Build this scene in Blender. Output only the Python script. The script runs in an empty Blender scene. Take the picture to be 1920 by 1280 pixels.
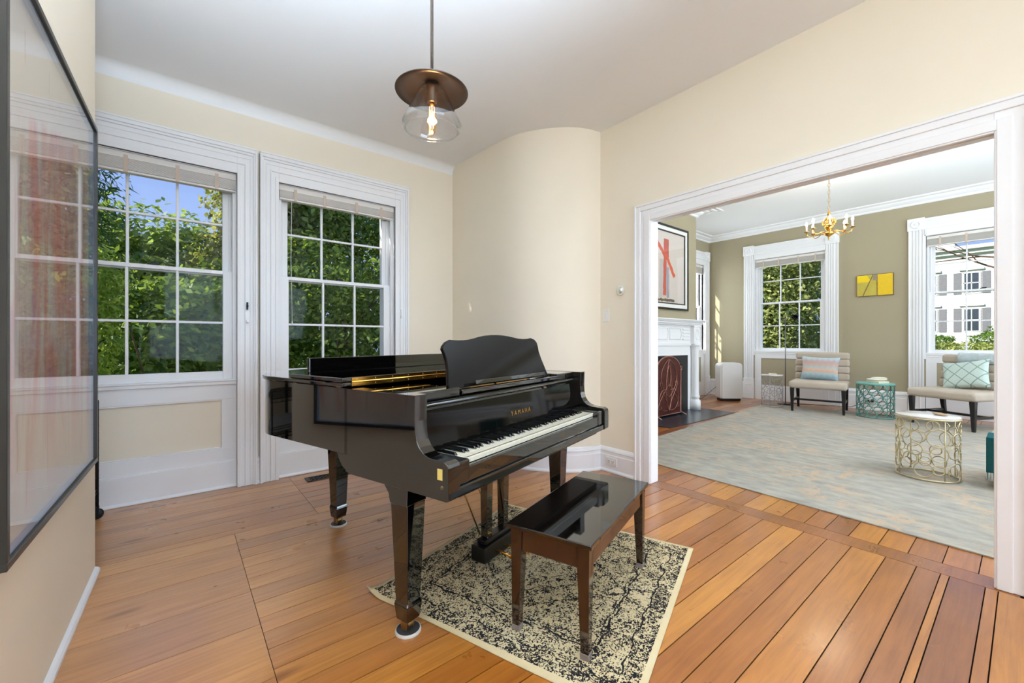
import bpy, math, random
import numpy as np
from mathutils import Vector, Matrix
PI = math.pi
random.seed(7)
scene = bpy.context.scene
COL = scene.collection

# ---------------------------------------------------------------- camera
FPX = 777.0
CAMH = 1.18
cam_d = bpy.data.cameras.new('camera')
cam = bpy.data.objects.new('camera', cam_d)
COL.objects.link(cam)
cam_d.sensor_width = 36.0
cam_d.lens = FPX / 1920.0 * 36.0
cam_d.clip_start = 0.02
cam_d.clip_end = 400
ang = math.atan(966.0 / 777.0)
fwd = Vector((math.cos(ang), math.sin(ang), 0))
rgt = Vector((math.sin(ang), -math.cos(ang), 0))
cam.location = (0, 0, CAMH)
cam.rotation_euler = (PI / 2, 0, math.atan2(fwd.y, fwd.x) - PI / 2)
scene.camera = cam
scene.view_settings.view_transform = 'Standard'
scene.view_settings.look = 'None'
scene.view_settings.gamma = 1
scene.view_settings.use_curve_mapping = False
scene.view_settings.exposure = 0.2
try:
    scene.cycles.use_denoising = True
    scene.cycles.max_bounces = 9
    scene.cycles.diffuse_bounces = 5
    scene.cycles.glossy_bounces = 5
    scene.cycles.transparent_max_bounces = 16
    scene.cycles.sample_clamp_indirect = 6
    scene.cycles.caustics_reflective = False
    scene.cycles.caustics_refractive = False
except Exception:
    pass

# ---------------------------------------------------------------- world
world = bpy.data.worlds.new('sky')
scene.world = world
world.use_nodes = True
wn = world.node_tree
bg = wn.nodes['Background']
tc = wn.nodes.new('ShaderNodeTexCoord')
sx = wn.nodes.new('ShaderNodeSeparateXYZ')
rp = wn.nodes.new('ShaderNodeValToRGB')
rp.color_ramp.elements[0].position = 0.0
rp.color_ramp.elements[0].color = (0.42, 0.55, 0.86, 1)
rp.color_ramp.elements[1].position = 0.55
rp.color_ramp.elements[1].color = (0.24, 0.38, 0.86, 1)
wn.links.new(tc.outputs['Generated'], sx.inputs[0])
wn.links.new(sx.outputs['Z'], rp.inputs[0])
wn.links.new(rp.outputs[0], bg.inputs[0])
bg.inputs[1].default_value = 1.0

# ---------------------------------------------------------------- sun and large area lights
def sun_light(direction, power, angle, color):
    d = bpy.data.lights.new('sun', 'SUN')
    d.energy = power; d.angle = angle; d.color = color
    o = bpy.data.objects.new('sun', d)
    COL.objects.link(o)
    o.rotation_euler = Vector(direction).to_track_quat('-Z', 'Y').to_euler()
sun_light((0.82, -0.30, -0.50), 7.5, math.radians(0.6), (1.0, 0.95, 0.86))

def area_light(name, loc, direction, sx_, sy_, power, color=(1, 1, 1), spread=180):
    d = bpy.data.lights.new(name, 'AREA')
    d.shape = 'RECTANGLE'; d.size = sx_; d.size_y = sy_
    d.energy = power; d.color = color; d.spread = math.radians(spread)
    o = bpy.data.objects.new(name, d)
    COL.objects.link(o)
    o.location = loc
    o.rotation_euler = Vector(direction).to_track_quat('-Z', 'Z').to_euler()
    return o
# south lights: added fill in place of daylight from unseen windows
area_light('fill_south', (1.1, -4.75, 1.75), (-0.12, 1, 0.42), 3.3, 2.4, 165, (0.62, 0.80, 1.0))
area_light('daylight_side_window', (8.44, 4.95, 1.9), (0, -1, 0), 1.2, 2.0, 45, (0.85, 0.93, 1.0))
# fill lights added out of view, aimed up to bounce off each ceiling
area_light('bounce_fill', (0.1, -0.3, 1.7), (-0.1, 0.5, 1), 1.2, 1.0, 150, (0.64, 0.81, 1.0), 100)
area_light('bounce_fill_far', (4.6, -1.4, 2.0), (0.4, 0.5, 1), 1.5, 1.5, 150, (0.74, 0.88, 1.0), 120)
area_light('fill_far_south', (6.3, -3.75, 1.9), (0, 1, 0.3), 4.6, 2.3, 200, (0.74, 0.88, 1.0))  # added fill, standing in for an unseen window bay

# ================================================================ helpers
def lin(c):
    return tuple(((v / 255) / 12.92 if v / 255 <= 0.04045 else ((v / 255 + 0.055) / 1.055) ** 2.4) for v in c)

MATS = {}
def newmat(name):
    m = bpy.data.materials.new(name); m.use_nodes = True
    MATS[name] = m
    return m, m.node_tree, m.node_tree.nodes['Principled BSDF']

def mat(name, rgb, rough=0.5, metal=0.0, spec=0.5, var=0.04, vscale=6.0, bump=0.0, bscale=60.0, coat=0.0, trans=0.0, emit=None, estr=0.0, stretch=None):
    """plain painted / metal / cloth material with a little procedural variation"""
    m, nt, b = newmat(name)
    c = lin(rgb)
    N = nt.nodes; L = nt.links
    tcx = N.new('ShaderNodeTexCoord')
    mp = N.new('ShaderNodeMapping'); L.new(tcx.outputs['Object'], mp.inputs[0])
    if stretch: mp.inputs['Scale'].default_value = stretch
    nz = N.new('ShaderNodeTexNoise'); nz.inputs['Scale'].default_value = vscale; nz.inputs['Detail'].default_value = 4
    L.new(mp.outputs[0], nz.inputs['Vector'])
    cr = N.new('ShaderNodeValToRGB')
    cr.color_ramp.elements[0].position = 0.3; cr.color_ramp.elements[1].position = 0.7
    cr.color_ramp.elements[0].color = tuple(max(0, v * (1 - var)) for v in c) + (1,)
    cr.color_ramp.elements[1].color = tuple(min(1, v * (1 + var)) for v in c) + (1,)
    L.new(nz.outputs[0], cr.inputs[0]); L.new(cr.outputs[0], b.inputs['Base Color'])
    b.inputs['Roughness'].default_value = rough
    b.inputs['Metallic'].default_value = metal
    b.inputs['Specular IOR Level'].default_value = spec
    b.inputs['Coat Weight'].default_value = coat
    b.inputs['Coat Roughness'].default_value = 0.03
    b.inputs['Transmission Weight'].default_value = trans
    if emit:
        b.inputs['Emission Color'].default_value = tuple(emit) + (1,)
        b.inputs['Emission Strength'].default_value = estr
    if bump > 0:
        n2 = N.new('ShaderNodeTexNoise'); n2.inputs['Scale'].default_value = bscale; n2.inputs['Detail'].default_value = 3
        L.new(mp.outputs[0], n2.inputs['Vector'])
        bp = N.new('ShaderNodeBump'); bp.inputs['Strength'].default_value = bump; bp.inputs['Distance'].default_value = 0.01
        L.new(n2.outputs[0], bp.inputs['Height']); L.new(bp.outputs[0], b.inputs['Normal'])
    return m

class MB:
    """collects shapes into ONE mesh"""
    def __init__(s): s.v = []; s.f = []; s.sm = []
    def add(s, vs, fs, smooth=False, M=None):
        o = len(s.v)
        if M is not None: vs = [tuple(M @ Vector(p)) for p in vs]
        s.v += [tuple(p) for p in vs]
        s.f += [tuple(i + o for i in f) for f in fs]
        s.sm += [smooth] * len(fs)
        return s
    def box(s, x0, x1, y0, y1, z0, z1, M=None):
        if x0 > x1: x0, x1 = x1, x0
        if y0 > y1: y0, y1 = y1, y0
        if z0 > z1: z0, z1 = z1, z0
        v = [(x0, y0, z0), (x1, y0, z0), (x1, y1, z0), (x0, y1, z0), (x0, y0, z1), (x1, y0, z1), (x1, y1, z1), (x0, y1, z1)]
        return s.add(v, [(0, 3, 2, 1), (4, 5, 6, 7), (0, 1, 5, 4), (1, 2, 6, 5), (2, 3, 7, 6), (3, 0, 4, 7)], M=M)
    def frustum(s, c0, s0, c1, s1, M=None):
        """tapered square post: centre (x,y,z), size (sx,sy) bottom then top"""
        v = []
        for c, q in ((c0, s0), (c1, s1)):
            for a, b in ((-1, -1), (1, -1), (1, 1), (-1, 1)):
                v.append((c[0] + a * q[0] / 2, c[1] + b * q[1] / 2, c[2]))
        return s.add(v, [(0, 3, 2, 1), (4, 5, 6, 7), (0, 1, 5, 4), (1, 2, 6, 5), (2, 3, 7, 6), (3, 0, 4, 7)], M=M)
    def prism(s, poly, a0, a1, axis='z', M=None, smooth=False):
        """polygon extruded; axis x: poly=(y,z), y: poly=(x,z), z: poly=(x,y)"""
        n = len(poly)
        def P(p, a):
            return {'x': (a, p[0], p[1]), 'y': (p[0], a, p[1]), 'z': (p[0], p[1], a)}[axis]
        area = sum(poly[i][0] * poly[(i + 1) % n][1] - poly[(i + 1) % n][0] * poly[i][1] for i in range(n))
        ccw = area > 0
        if axis == 'y': ccw = not ccw
        if a0 > a1: a0, a1 = a1, a0
        v = [P(p, a0) for p in poly] + [P(p, a1) for p in poly]
        i0 = list(range(n)); i1 = [i + n for i in i0]
        fs = [tuple(i0[::-1]), tuple(i1)] if ccw else [tuple(i0), tuple(i1[::-1])]
        o = len(s.v)
        s.add(v, fs, False, M)
        sides = []
        for i in range(n):
            j = (i + 1) % n
            sides.append((i, j, j + n, i + n) if ccw else (j, i, i + n, j + n))
        s.f += [tuple(k + o for k in f) for f in sides]; s.sm += [smooth] * n
        return s
    def lathe(s, prof, cx=0, cy=0, seg=24, M=None, smooth=True, close=False):
        """profile [(r,z)] turned round the z axis"""
        v = []; f = []
        n = len(prof)
        for r, z in prof:
            for k in range(seg):
                a = 2 * PI * k / seg
                v.append((cx + r * math.cos(a), cy + r * math.sin(a), z))
        for i in range(n - 1 if not close else n):
            i2 = (i + 1) % n
            for k in range(seg):
                k2 = (k + 1) % seg
                f.append((i * seg + k, i * seg + k2, i2 * seg + k2, i2 * seg + k))
        if not close:
            if prof[0][0] > 1e-5: f.append(tuple(range(seg))[::-1])
            if prof[-1][0] > 1e-5: f.append(tuple((n - 1) * seg + k for k in range(seg)))
        return s.add(v, f, smooth, M)
    def open_lathe(s, prof, cx=0, cy=0, seg=32, M=None):
        v = []; f = []; n = len(prof)
        for r, z in prof:
            for k in range(seg):
                a = 2 * PI * k / seg
                v.append((cx + r * math.cos(a), cy + r * math.sin(a), z))
        for i in range(n - 1):
            for k in range(seg):
                k2 = (k + 1) % seg
                f.append((i * seg + k, i * seg + k2, (i + 1) * seg + k2, (i + 1) * seg + k))
        return s.add(v, f, True, M)
    def tube(s, pts, r, seg=8, closed=False, M=None, r2=None):
        pts = [Vector(p) for p in pts]
        n = len(pts); v = []; f = []
        up = Vector((0, 0, 1)); prev = None
        for i, p in enumerate(pts):
            if closed: t = pts[(i + 1) % n] - pts[i - 1]
            else: t = pts[min(i + 1, n - 1)] - pts[max(i - 1, 0)]
            if t.length < 1e-9: t = Vector((0, 0, 1))
            t.normalize()
            if prev is None:
                a = t.cross(up)
                if a.length < 1e-3: a = t.cross(Vector((1, 0, 0)))
            else:
                a = prev - t * prev.dot(t)
                if a.length < 1e-4: a = t.cross(up)
            a.normalize(); prev = a
            b = t.cross(a)
            rr = r if r2 is None else r + (r2 - r) * i / max(1, n - 1)
            for k in range(seg):
                q = 2 * PI * k / seg
                v.append(tuple(p + (a * math.cos(q) + b * math.sin(q)) * rr))
        m = n if closed else n - 1
        for i in range(m):
            i2 = (i + 1) % n
            for k in range(seg):
                k2 = (k + 1) % seg
                f.append((i * seg + k2, i * seg + k, i2 * seg + k, i2 * seg + k2))
        if not closed:
            f.append(tuple(range(seg)))
            f.append(tuple((n - 1) * seg + k for k in range(seg))[::-1])
        return s.add(v, f, True, M)
    def sweep_profile(s, path, prof, M=None):
        """moulding: 2-D path points (x,y), profile [(out,z)]; 'out' is left of the travel direction"""
        path = [Vector((p[0], p[1])) for p in path]
        n = len(path); k = len(prof); v = []; f = []
        for i, p in enumerate(path):
            d0 = (path[i] - path[i - 1]).normalized() if i > 0 else None
            d1 = (path[i + 1] - path[i]).normalized() if i < n - 1 else None
            if d0 is None: nn = Vector((-d1.y, d1.x)); sc = 1
            elif d1 is None: nn = Vector((-d0.y, d0.x)); sc = 1
            else:
                a = Vector((-d0.y, d0.x)); b = Vector((-d1.y, d1.x))
                nn = (a + b).normalized(); sc = 1 / max(0.3, nn.dot(a))
            for o, z in prof:
                q = p + nn * o * sc
                v.append((q.x, q.y, z))
        for i in range(n - 1):
            for j in range(k):
                j2 = (j + 1) % k
                f.append((i * k + j, i * k + j2, (i + 1) * k + j2, (i + 1) * k + j))
        f.append(tuple(range(k))[::-1]); f.append(tuple((n - 1) * k + j for j in range(k)))
        return s.add(v, f, False, M)
    def ellipsoid(s, c, r, seg=16, rings=10, M=None):
        v = []; f = []
        for i in range(rings + 1):
            t = PI * i / rings
            for k in range(seg):
                a = 2 * PI * k / seg
                v.append((c[0] + r[0] * math.sin(t) * math.cos(a), c[1] + r[1] * math.sin(t) * math.sin(a), c[2] + r[2] * math.cos(t)))
        for i in range(rings):
            for k in range(seg):
                k2 = (k + 1) % seg
                f.append((i * seg + k, (i + 1) * seg + k, (i + 1) * seg + k2, i * seg + k2))
        return s.add(v, f, True, M)
    def build(s, name, m, parent=None, bevel=0.0, bseg=2, loc=None, subsurf=0):
        me = bpy.data.meshes.new(name)
        me.from_pydata(s.v, [], s.f)
        me.polygons.foreach_set('use_smooth', s.sm)
        me.update()
        o = bpy.data.objects.new(name, me)
        COL.objects.link(o)
        if m is not None: me.materials.append(m)
        if parent is not None: o.parent = parent
        if loc: o.location = loc
        if bevel > 0:
            b = o.modifiers.new('bevel', 'BEVEL'); b.width = bevel; b.segments = bseg
            b.limit_method = 'ANGLE'; b.angle_limit = math.radians(35)
            b.harden_normals = False
        if subsurf:
            q = o.modifiers.new('subdiv', 'SUBSURF'); q.levels = subsurf; q.render_levels = subsurf
        return o

def thing(name, label, cat, loc=(0, 0, 0), rz=0.0, group=None):
    o = bpy.data.objects.new(name, None); COL.objects.link(o)
    o.empty_display_size = 0.1
    o.location = loc; o.rotation_euler = (0, 0, rz)
    o['label'] = label; o['category'] = cat
    if group: o['group'] = group
    return o
def tag(o, label, cat, group=None, kind=None):
    o['label'] = label; o['category'] = cat
    if group: o['group'] = group
    if kind: o['kind'] = kind
    return o
def struct(o, label=None):
    o['kind'] = 'structure'
    if label: o['label'] = label
    return o
def empty_struct(name, loc=(0, 0, 0), rz=0.0):
    o = bpy.data.objects.new(name, None); COL.objects.link(o)
    o.empty_display_size = 0.1
    o.location = loc; o.rotation_euler = (0, 0, rz); o['kind'] = 'structure'
    return o
def adopt(o, t):
    """make o a part of t, staying where it is"""
    o.parent = t
    o.matrix_parent_inverse = (Matrix.Translation(t.location) @ t.rotation_euler.to_matrix().to_4x4()).inverted()
def copy_tree(o, parent=None):
    c = o.copy(); COL.objects.link(c)
    if parent is not None: c.parent = parent
    for ch in [q for q in list(o.children)]:
        copy_tree(ch, c)
    return c

# ================================================================ materials
cream = mat('cream wall paint', (241, 230, 211), 0.85, spec=0.2, var=0.012, vscale=2.0)
green = mat('sage wall paint', (172, 161, 135), 0.85, spec=0.2, var=0.012, vscale=2.0)
ceil_m = mat('ceiling paint', (242, 242, 242), 0.9, spec=0.1, var=0.008, vscale=1.5)
white = mat('white trim paint', (243, 242, 243), 0.38, spec=0.4, var=0.01, vscale=3.0)
black = mat('piano black lacquer', (8, 7, 7), 0.035, spec=0.8, var=0.05, coat=0.6)
blackfall = mat('fallboard black lacquer', (6, 5, 5), 0.05, spec=0.3, var=0.05)
blackdesk = mat('dark satin lacquer', (22, 19, 17), 0.09, spec=0.16, var=0.05)
blacksat = mat('black satin', (14, 13, 13), 0.3, var=0.05)
darkin = mat('piano interior black', (10, 9, 8), 0.6, spec=0.2, var=0.1)
felt = mat('red brown felt', (70, 26, 18), 0.95, spec=0.1, var=0.1)
brass = mat('polished brass', (226, 172, 84), 0.22, metal=1.0, var=0.08, vscale=14)
oldbrass = mat('dull brass', (176, 142, 92), 0.35, metal=1.0, var=0.1, vscale=14)
ivory = mat('white key plastic', (240, 234, 214), 0.16, var=0.015)
ebony = mat('black key plastic', (9, 9, 9), 0.22, var=0.05)
walnut = mat('dark mahogany lacquer', (38, 19, 12), 0.07, spec=0.6, var=0.35, vscale=5, coat=0.3, stretch=(14, 14, 1.2))
bench_m = mat('bench black lacquer', (10, 8, 7), 0.03, spec=0.6, var=0.05, coat=0.4)
bench_side = mat('bench brown side lacquer', (50, 26, 17), 0.1, spec=0.6, var=0.12, vscale=3, coat=0.3, stretch=(3, 14, 14))
clearcap = mat('clear rubber leg cup', (200, 185, 178), 0.2, trans=0.6, var=0.03)
bronze = mat('dark bronze', (84, 70, 61), 0.32, metal=0.7, var=0.1)
bronze_rod = mat('bronze rod', (74, 62, 52), 0.45, metal=0.5, var=0.08)
framewood = mat('black picture frame wood', (44, 41, 36), 0.33, var=0.12, vscale=9)
plastic = mat('white plastic', (238, 236, 232), 0.35, var=0.01)
darkmetal = mat('blackened metal', (34, 32, 32), 0.45, metal=0.6, var=0.1)
ventm = mat('cast iron grille', (72, 66, 62), 0.5, metal=0.3, var=0.12)
slate = mat('slate hearth', (44, 49, 58), 0.25, var=0.18, vscale=5)
soot = mat('black firebox surround', (26, 26, 27), 0.4, var=0.12)
upholst = mat('taupe upholstery', (190, 176, 160), 0.9, spec=0.15, var=0.04, bump=0.15, bscale=300)
legblack = mat('black chair leg', (20, 18, 19), 0.3, var=0.05)
silverw = mat('silver wire', (172, 170, 172), 0.3, metal=0.8, var=0.05)
goldw = mat('champagne gold wire', (214, 198, 158), 0.3, metal=0.75, var=0.05)
tealw = mat('teal enamel wire', (98, 150, 140), 0.45, var=0.06)
tealtop = mat('teal enamel top', (118, 178, 170), 0.3, var=0.04)
marble = mat('white marble top', (228, 222, 218), 0.12, var=0.05, vscale=8)
chrome = mat('chrome', (210, 210, 212), 0.15, metal=1.0, var=0.03)
copper = mat('dark copper screen', (92, 44, 38), 0.38, metal=0.55, var=0.2, vscale=10, bump=0.3, bscale=40)
copperlight = mat('copper rim', (178, 128, 112), 0.3, metal=0.8, var=0.1)
bookm = mat('cream book cover', (222, 212, 186), 0.6, var=0.05)
clothm = mat('cream folded cloth', (228, 222, 205), 0.9, spec=0.1, var=0.04, bump=0.2, bscale=90)
throwm = mat('pale blue throw', (196, 206, 208), 0.95, spec=0.1, var=0.06, vscale=12, bump=0.4, bscale=120)
tealthrow = mat('dark teal throw', (36, 84, 88), 0.95, spec=0.1, var=0.1, vscale=14, bump=0.4, bscale=120)
fringem = mat('pale fringe', (200, 214, 214), 0.95, spec=0.1, var=0.05)
rackcloth = mat('grey folded linen', (176, 178, 176), 0.95, spec=0.1, var=0.06)
redcloth = mat('dark red textile', (120, 30, 34), 0.95, spec=0.1, var=0.25, vscale=20)
fanm = mat('grey white purifier plastic', (214, 210, 206), 0.4, var=0.012)
rope = mat('window sash cord', (235, 232, 226), 0.8, var=0.02)
sticker = mat('yellow sticker', (232, 210, 120), 0.5, var=0.06)
glow_fil = mat('glowing filament', (255, 190, 110), 0.4, emit=(1.0, 0.62, 0.24), estr=22.0)
bulb_on = mat('lit candle bulb', (255, 235, 200), 0.4, emit=(1.0, 0.85, 0.6), estr=22.0)
candle = mat('cream candle sleeve', (240, 226, 196), 0.6, emit=(1.0, 0.8, 0.5), estr=0.25)

def glass_mat(name, tint=(1, 1, 1), rough=0.0, ior=1.45, refl=1.0):
    """thin sheet glass: see-through with a fresnel reflection"""
    m, nt, b = newmat(name)
    N = nt.nodes; L = nt.links
    N.remove(b)
    out = N['Material Output']
    tr = N.new('ShaderNodeBsdfTransparent'); tr.inputs[0].default_value = tint + (1,)
    gl = N.new('ShaderNodeBsdfGlossy'); gl.inputs['Roughness'].default_value = rough
    ge = N.new('ShaderNodeNewGeometry')
    dt = N.new('ShaderNodeVectorMath'); dt.operation = 'DOT_PRODUCT'
    L.new(ge.outputs['Incoming'], dt.inputs[0]); L.new(ge.outputs['Normal'], dt.inputs[1])
    def mth(op, a, b_):
        n = N.new('ShaderNodeMath'); n.operation = op
        for i_, q in enumerate((a, b_)):
            if isinstance(q, (int, float)): n.inputs[i_].default_value = q
            else: L.new(q, n.inputs[i_])
        return n.outputs[0]
    f0 = ((ior - 1) / (ior + 1)) ** 2
    om = mth('SUBTRACT', 1.0, mth('ABSOLUTE', dt.outputs['Value'], 0.0))
    mu = N.new('ShaderNodeMath'); mu.operation = 'MULTIPLY'; mu.inputs[1].default_value = refl
    L.new(mth('ADD', f0, mth('MULTIPLY', 1 - f0, mth('POWER', om, 5.0))), mu.inputs[0])
    mx = N.new('ShaderNodeMixShader')
    L.new(mu.outputs[0], mx.inputs[0]); L.new(tr.outputs[0], mx.inputs[1]); L.new(gl.outputs[0], mx.inputs[2])
    L.new(mx.outputs[0], out.inputs[0])
    return m
pane = glass_mat('window glass', (0.97, 0.985, 0.98), 0.0, 1.45, 0.15)
picglass = glass_mat('picture glass', (1, 1, 1), 0.005, 1.5, 1.0)
jarglass = glass_mat('clear shade glass', (0.95, 0.95, 0.95), 0.0, 1.6, 1.4)
bulbglass = glass_mat('amber bulb glass', (1.0, 0.86, 0.66), 0.0, 1.45, 1.0)

# nodes shorthand
class NT:
    def __init__(s, nt): s.N = nt.nodes; s.L = nt.links
    def val(s, v):
        n = s.N.new('ShaderNodeValue'); n.outputs[0].default_value = v; return n.outputs[0]
    def m(s, op, a, b=None, c=None, clamp=False):
        n = s.N.new('ShaderNodeMath'); n.operation = op; n.use_clamp = clamp
        for i, q in enumerate((a, b, c)):
            if q is None: continue
            if isinstance(q, (int, float)): n.inputs[i].default_value = q
            else: s.L.new(q, n.inputs[i])
        return n.outputs[0]
    def xyz(s, vec):
        n = s.N.new('ShaderNodeSeparateXYZ'); s.L.new(vec, n.inputs[0]); return n.outputs
    def comb(s, x, y, z):
        n = s.N.new('ShaderNodeCombineXYZ')
        for i, q in enumerate((x, y, z)):
            if isinstance(q, (int, float)): n.inputs[i].default_value = q
            else: s.L.new(q, n.inputs[i])
        return n.outputs[0]
    def noise(s, vec, scale, detail=3, rough=0.5, dist=0.0):
        n = s.N.new('ShaderNodeTexNoise'); n.inputs['Scale'].default_value = scale
        n.inputs['Detail'].default_value = detail; n.inputs['Roughness'].default_value = rough
        n.inputs['Distortion'].default_value = dist
        s.L.new(vec, n.inputs['Vector']); return n.outputs[0]
    def ramp(s, fac, stops):
        n = s.N.new('ShaderNodeValToRGB'); e = n.color_ramp.elements
        while len(e) < len(stops): e.new(0.5)
        for q, (p, c) in zip(e, stops):
            q.position = p; q.color = (c[0], c[1], c[2], 1)
        s.L.new(fac, n.inputs[0]); return n.outputs[0]
    def mix(s, fac, a, b, mode='MIX'):
        n = s.N.new('ShaderNodeMixRGB'); n.blend_type = mode
        for i, q in enumerate((fac, a, b)):
            if isinstance(q, (int, float)): n.inputs[i].default_value = q
            elif isinstance(q, tuple): n.inputs[i].default_value = q + (1,) if len(q) == 3 else q
            else: s.L.new(q, n.inputs[i])
        return n.outputs[0]
    def obj(s):
        n = s.N.new('ShaderNodeTexCoord'); return n.outputs['Object']

# floor boards: colour of each board from its own attribute, grain along x
def floor_mat():
    m, nt, b = newmat('pine floor boards'); t = NT(nt)
    at = t.N.new('ShaderNodeAttribute'); at.attribute_name = 'board'
    rnd = at.outputs['Fac']
    p = t.xyz(t.obj())
    off = t.m('MULTIPLY', rnd, 37.0)
    gv = t.comb(t.m('ADD', t.m('MULTIPLY', p[0], 1.3), off), t.m('MULTIPLY', p[1], 22.0), off)
    grain = t.noise(gv, 2.2, 6, 0.6, 0.6)
    gv2 = t.comb(t.m('ADD', p[0], off), t.m('MULTIPLY', p[1], 2.0), off)
    big = t.noise(gv2, 1.6, 3, 0.5)
    base = t.ramp(rnd, [(0.0, lin((138, 78, 24))), (0.5, lin((168, 103, 36))), (1.0, lin((190, 126, 48)))])
    gcol = t.ramp(grain, [(0.3, (0.70, 0.60, 0.52)), (0.62, (1.08, 1.08, 1.06))])
    c = t.mix(0.75, base, gcol, 'MULTIPLY')
    bcol = t.ramp(big, [(0.3, (0.72, 0.62, 0.54)), (0.65, (1.12, 1.12, 1.12))])
    c = t.mix(0.7, c, bcol, 'MULTIPLY')
    wr = t.N.new('ShaderNodeAttribute'); wr.attribute_name = 'wear_sheen'
    c = t.mix(t.m('MULTIPLY', wr.outputs['Fac'], 0.5), c, t.mix(0.6, lin((226, 178, 132)), gcol, 'MULTIPLY'))  # paler left boards: worn wood, with window sheen put into the colour
    # knots
    vo = t.N.new('ShaderNodeTexVoronoi'); vo.inputs['Scale'].default_value = 1.0
    kv = t.comb(t.m('ADD', t.m('MULTIPLY', p[0], 1.35), off), t.m('MULTIPLY', p[1], 4.2), 0.0)
    wob = t.noise(kv, 1.2, 1)
    kv2 = t.N.new('ShaderNodeVectorMath'); kv2.operation = 'ADD'
    t.L.new(kv, kv2.inputs[0]); t.L.new(t.comb(t.m('MULTIPLY', wob, 0.25), t.m('MULTIPLY', wob, 0.25), 0.0), kv2.inputs[1])
    t.L.new(kv2.outputs[0], vo.inputs['Vector'])
    kn = t.ramp(vo.outputs['Distance'], [(0.045, (1, 1, 1)), (0.12, (0, 0, 0))])
    c = t.mix(t.m('MULTIPLY', kn, 0.7), c, lin((104, 58, 32)))
    t.L.new(c, b.inputs['Base Color'])
    rg = t.m('ADD', 0.2, t.m('MULTIPLY', t.noise(t.obj(), 5.0, 4), 0.22))
    t.L.new(rg, b.inputs['Roughness'])
    b.inputs['Specular IOR Level'].default_value = 0.6
    b.inputs['Coat Weight'].default_value = 0.45; b.inputs['Coat Roughness'].default_value = 0.15
    bp = t.N.new('ShaderNodeBump'); bp.inputs['Strength'].default_value = 0.12; bp.inputs['Distance'].default_value = 0.01
    t.L.new(t.m('ADD', grain, t.noise(t.obj(), 7.0, 2)), bp.inputs['Height'])
    t.L.new(bp.outputs[0], b.inputs['Normal'])
    return m
floor_m = floor_mat()
gap_m = mat('dark gap under boards', (38, 22, 13), 0.9, spec=0.05, var=0.1)

# ================================================================ the room shell
CEIL = 3.125
FCEIL = 3.50
YW = 4.03      # window wall
XO = 3.06      # wall with the wide opening
XO2 = 3.145
XB = 9.30      # end wall of the far room
YF = 4.49      # fireplace wall

# ---- floor: boards, one mesh
def build_floor():
    rects = []
    def rows(x0, x1, ys):
        g_ = 0.0022 if x0 > 0.2 else 0.0015
        for a, b_ in zip(ys[:-1], ys[1:]):
            rects.append((x0, x1, a + g_, b_ - g_))
    rnd = random.Random(3)
    def fill(y0, y1, w, j=0.012):
        ys = [y0]
        while ys[-1] < y1 - w * 1.3: ys.append(ys[-1] + w + rnd.uniform(-j, j))
        ys.append(y1); return ys
    upper = [3.05, 3.12, 3.285, 3.37, 3.535, 3.61, 3.79, 3.90, 4.10]
    low = fill(-4.9, 2.01, 0.285, 0.02)
    rows(-1.3, 0.2655, low[:-1] + [2.01, 2.30, 2.60, 2.90, 3.05])
    rows(-1.3, 0.7455, upper)
    ys = fill(-4.9, 0.126, 0.122) + [0.245, 0.276, 0.364, 0.486, 0.635, 0.75, 0.869, 0.986, 1.101, 1.218, 1.34, 1.469, 1.584, 1.701]
    ys2 = fill(1.701, 3.05, 0.122)[1:]
    rows(0.268, 3.022, ys + ys2)
    rows(0.748, 3.022, fill(3.05, 4.10, 0.12))
    # threshold strip in the opening
    rects.append((3.026, 3.168, 0.02, 2.06))
    fy = fill(-3.9, 0.05, 0.125) + [0.155, 0.284, 0.418, 0.545, 0.682, 0.802, 0.911, 1.039, 1.157, 1.287, 1.405, 1.533, 1.656, 1.797, 1.913]
    fy2 = fill(1.913, 4.6, 0.125)[1:]
    rows(3.172, 9.4, fy + fy2)
    v = []; f = []; att = []
    for k, (x0, x1, y0, y1) in enumerate(rects):
        o = len(v); r = rnd.random()
        e = 0.002
        v += [(x0, y0, -0.001), (x1, y0, -0.001), (x1, y1, -0.001), (x0, y1, -0.001),
              (x0, y0, -0.02), (x1, y0, -0.02), (x1, y1, -0.02), (x0, y1, -0.02)]
        f += [(o, o + 1, o + 2, o + 3), (o, o + 4, o + 5, o + 1), (o + 1, o + 5, o + 6, o + 2), (o + 2, o + 6, o + 7, o + 3), (o + 3, o + 7, o + 4, o)]
        att += [r] * 8
    o = len(v)
    v += [(-1.4, -5.0, -0.006), (9.5, -5.0, -0.006), (9.5, 4.7, -0.006), (-1.4, 4.7, -0.006)]
    f += [(o, o + 1, o + 2, o + 3)]; att += [0.5] * 4
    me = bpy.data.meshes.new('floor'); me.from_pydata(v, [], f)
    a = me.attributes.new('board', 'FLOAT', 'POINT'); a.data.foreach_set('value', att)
    wv = [max(0.0, min(1.0, (1.35 - p[0]) / 1.3)) * max(0.0, min(1.0, (p[1] - 1.3) / 0.9)) for p in v]  # mask for worn boards and the painted window sheen
    a = me.attributes.new('wear_sheen', 'FLOAT', 'POINT'); a.data.foreach_set('value', wv)
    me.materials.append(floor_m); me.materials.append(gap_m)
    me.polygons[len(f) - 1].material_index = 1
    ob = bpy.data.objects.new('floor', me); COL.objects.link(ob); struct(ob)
build_floor()

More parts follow.
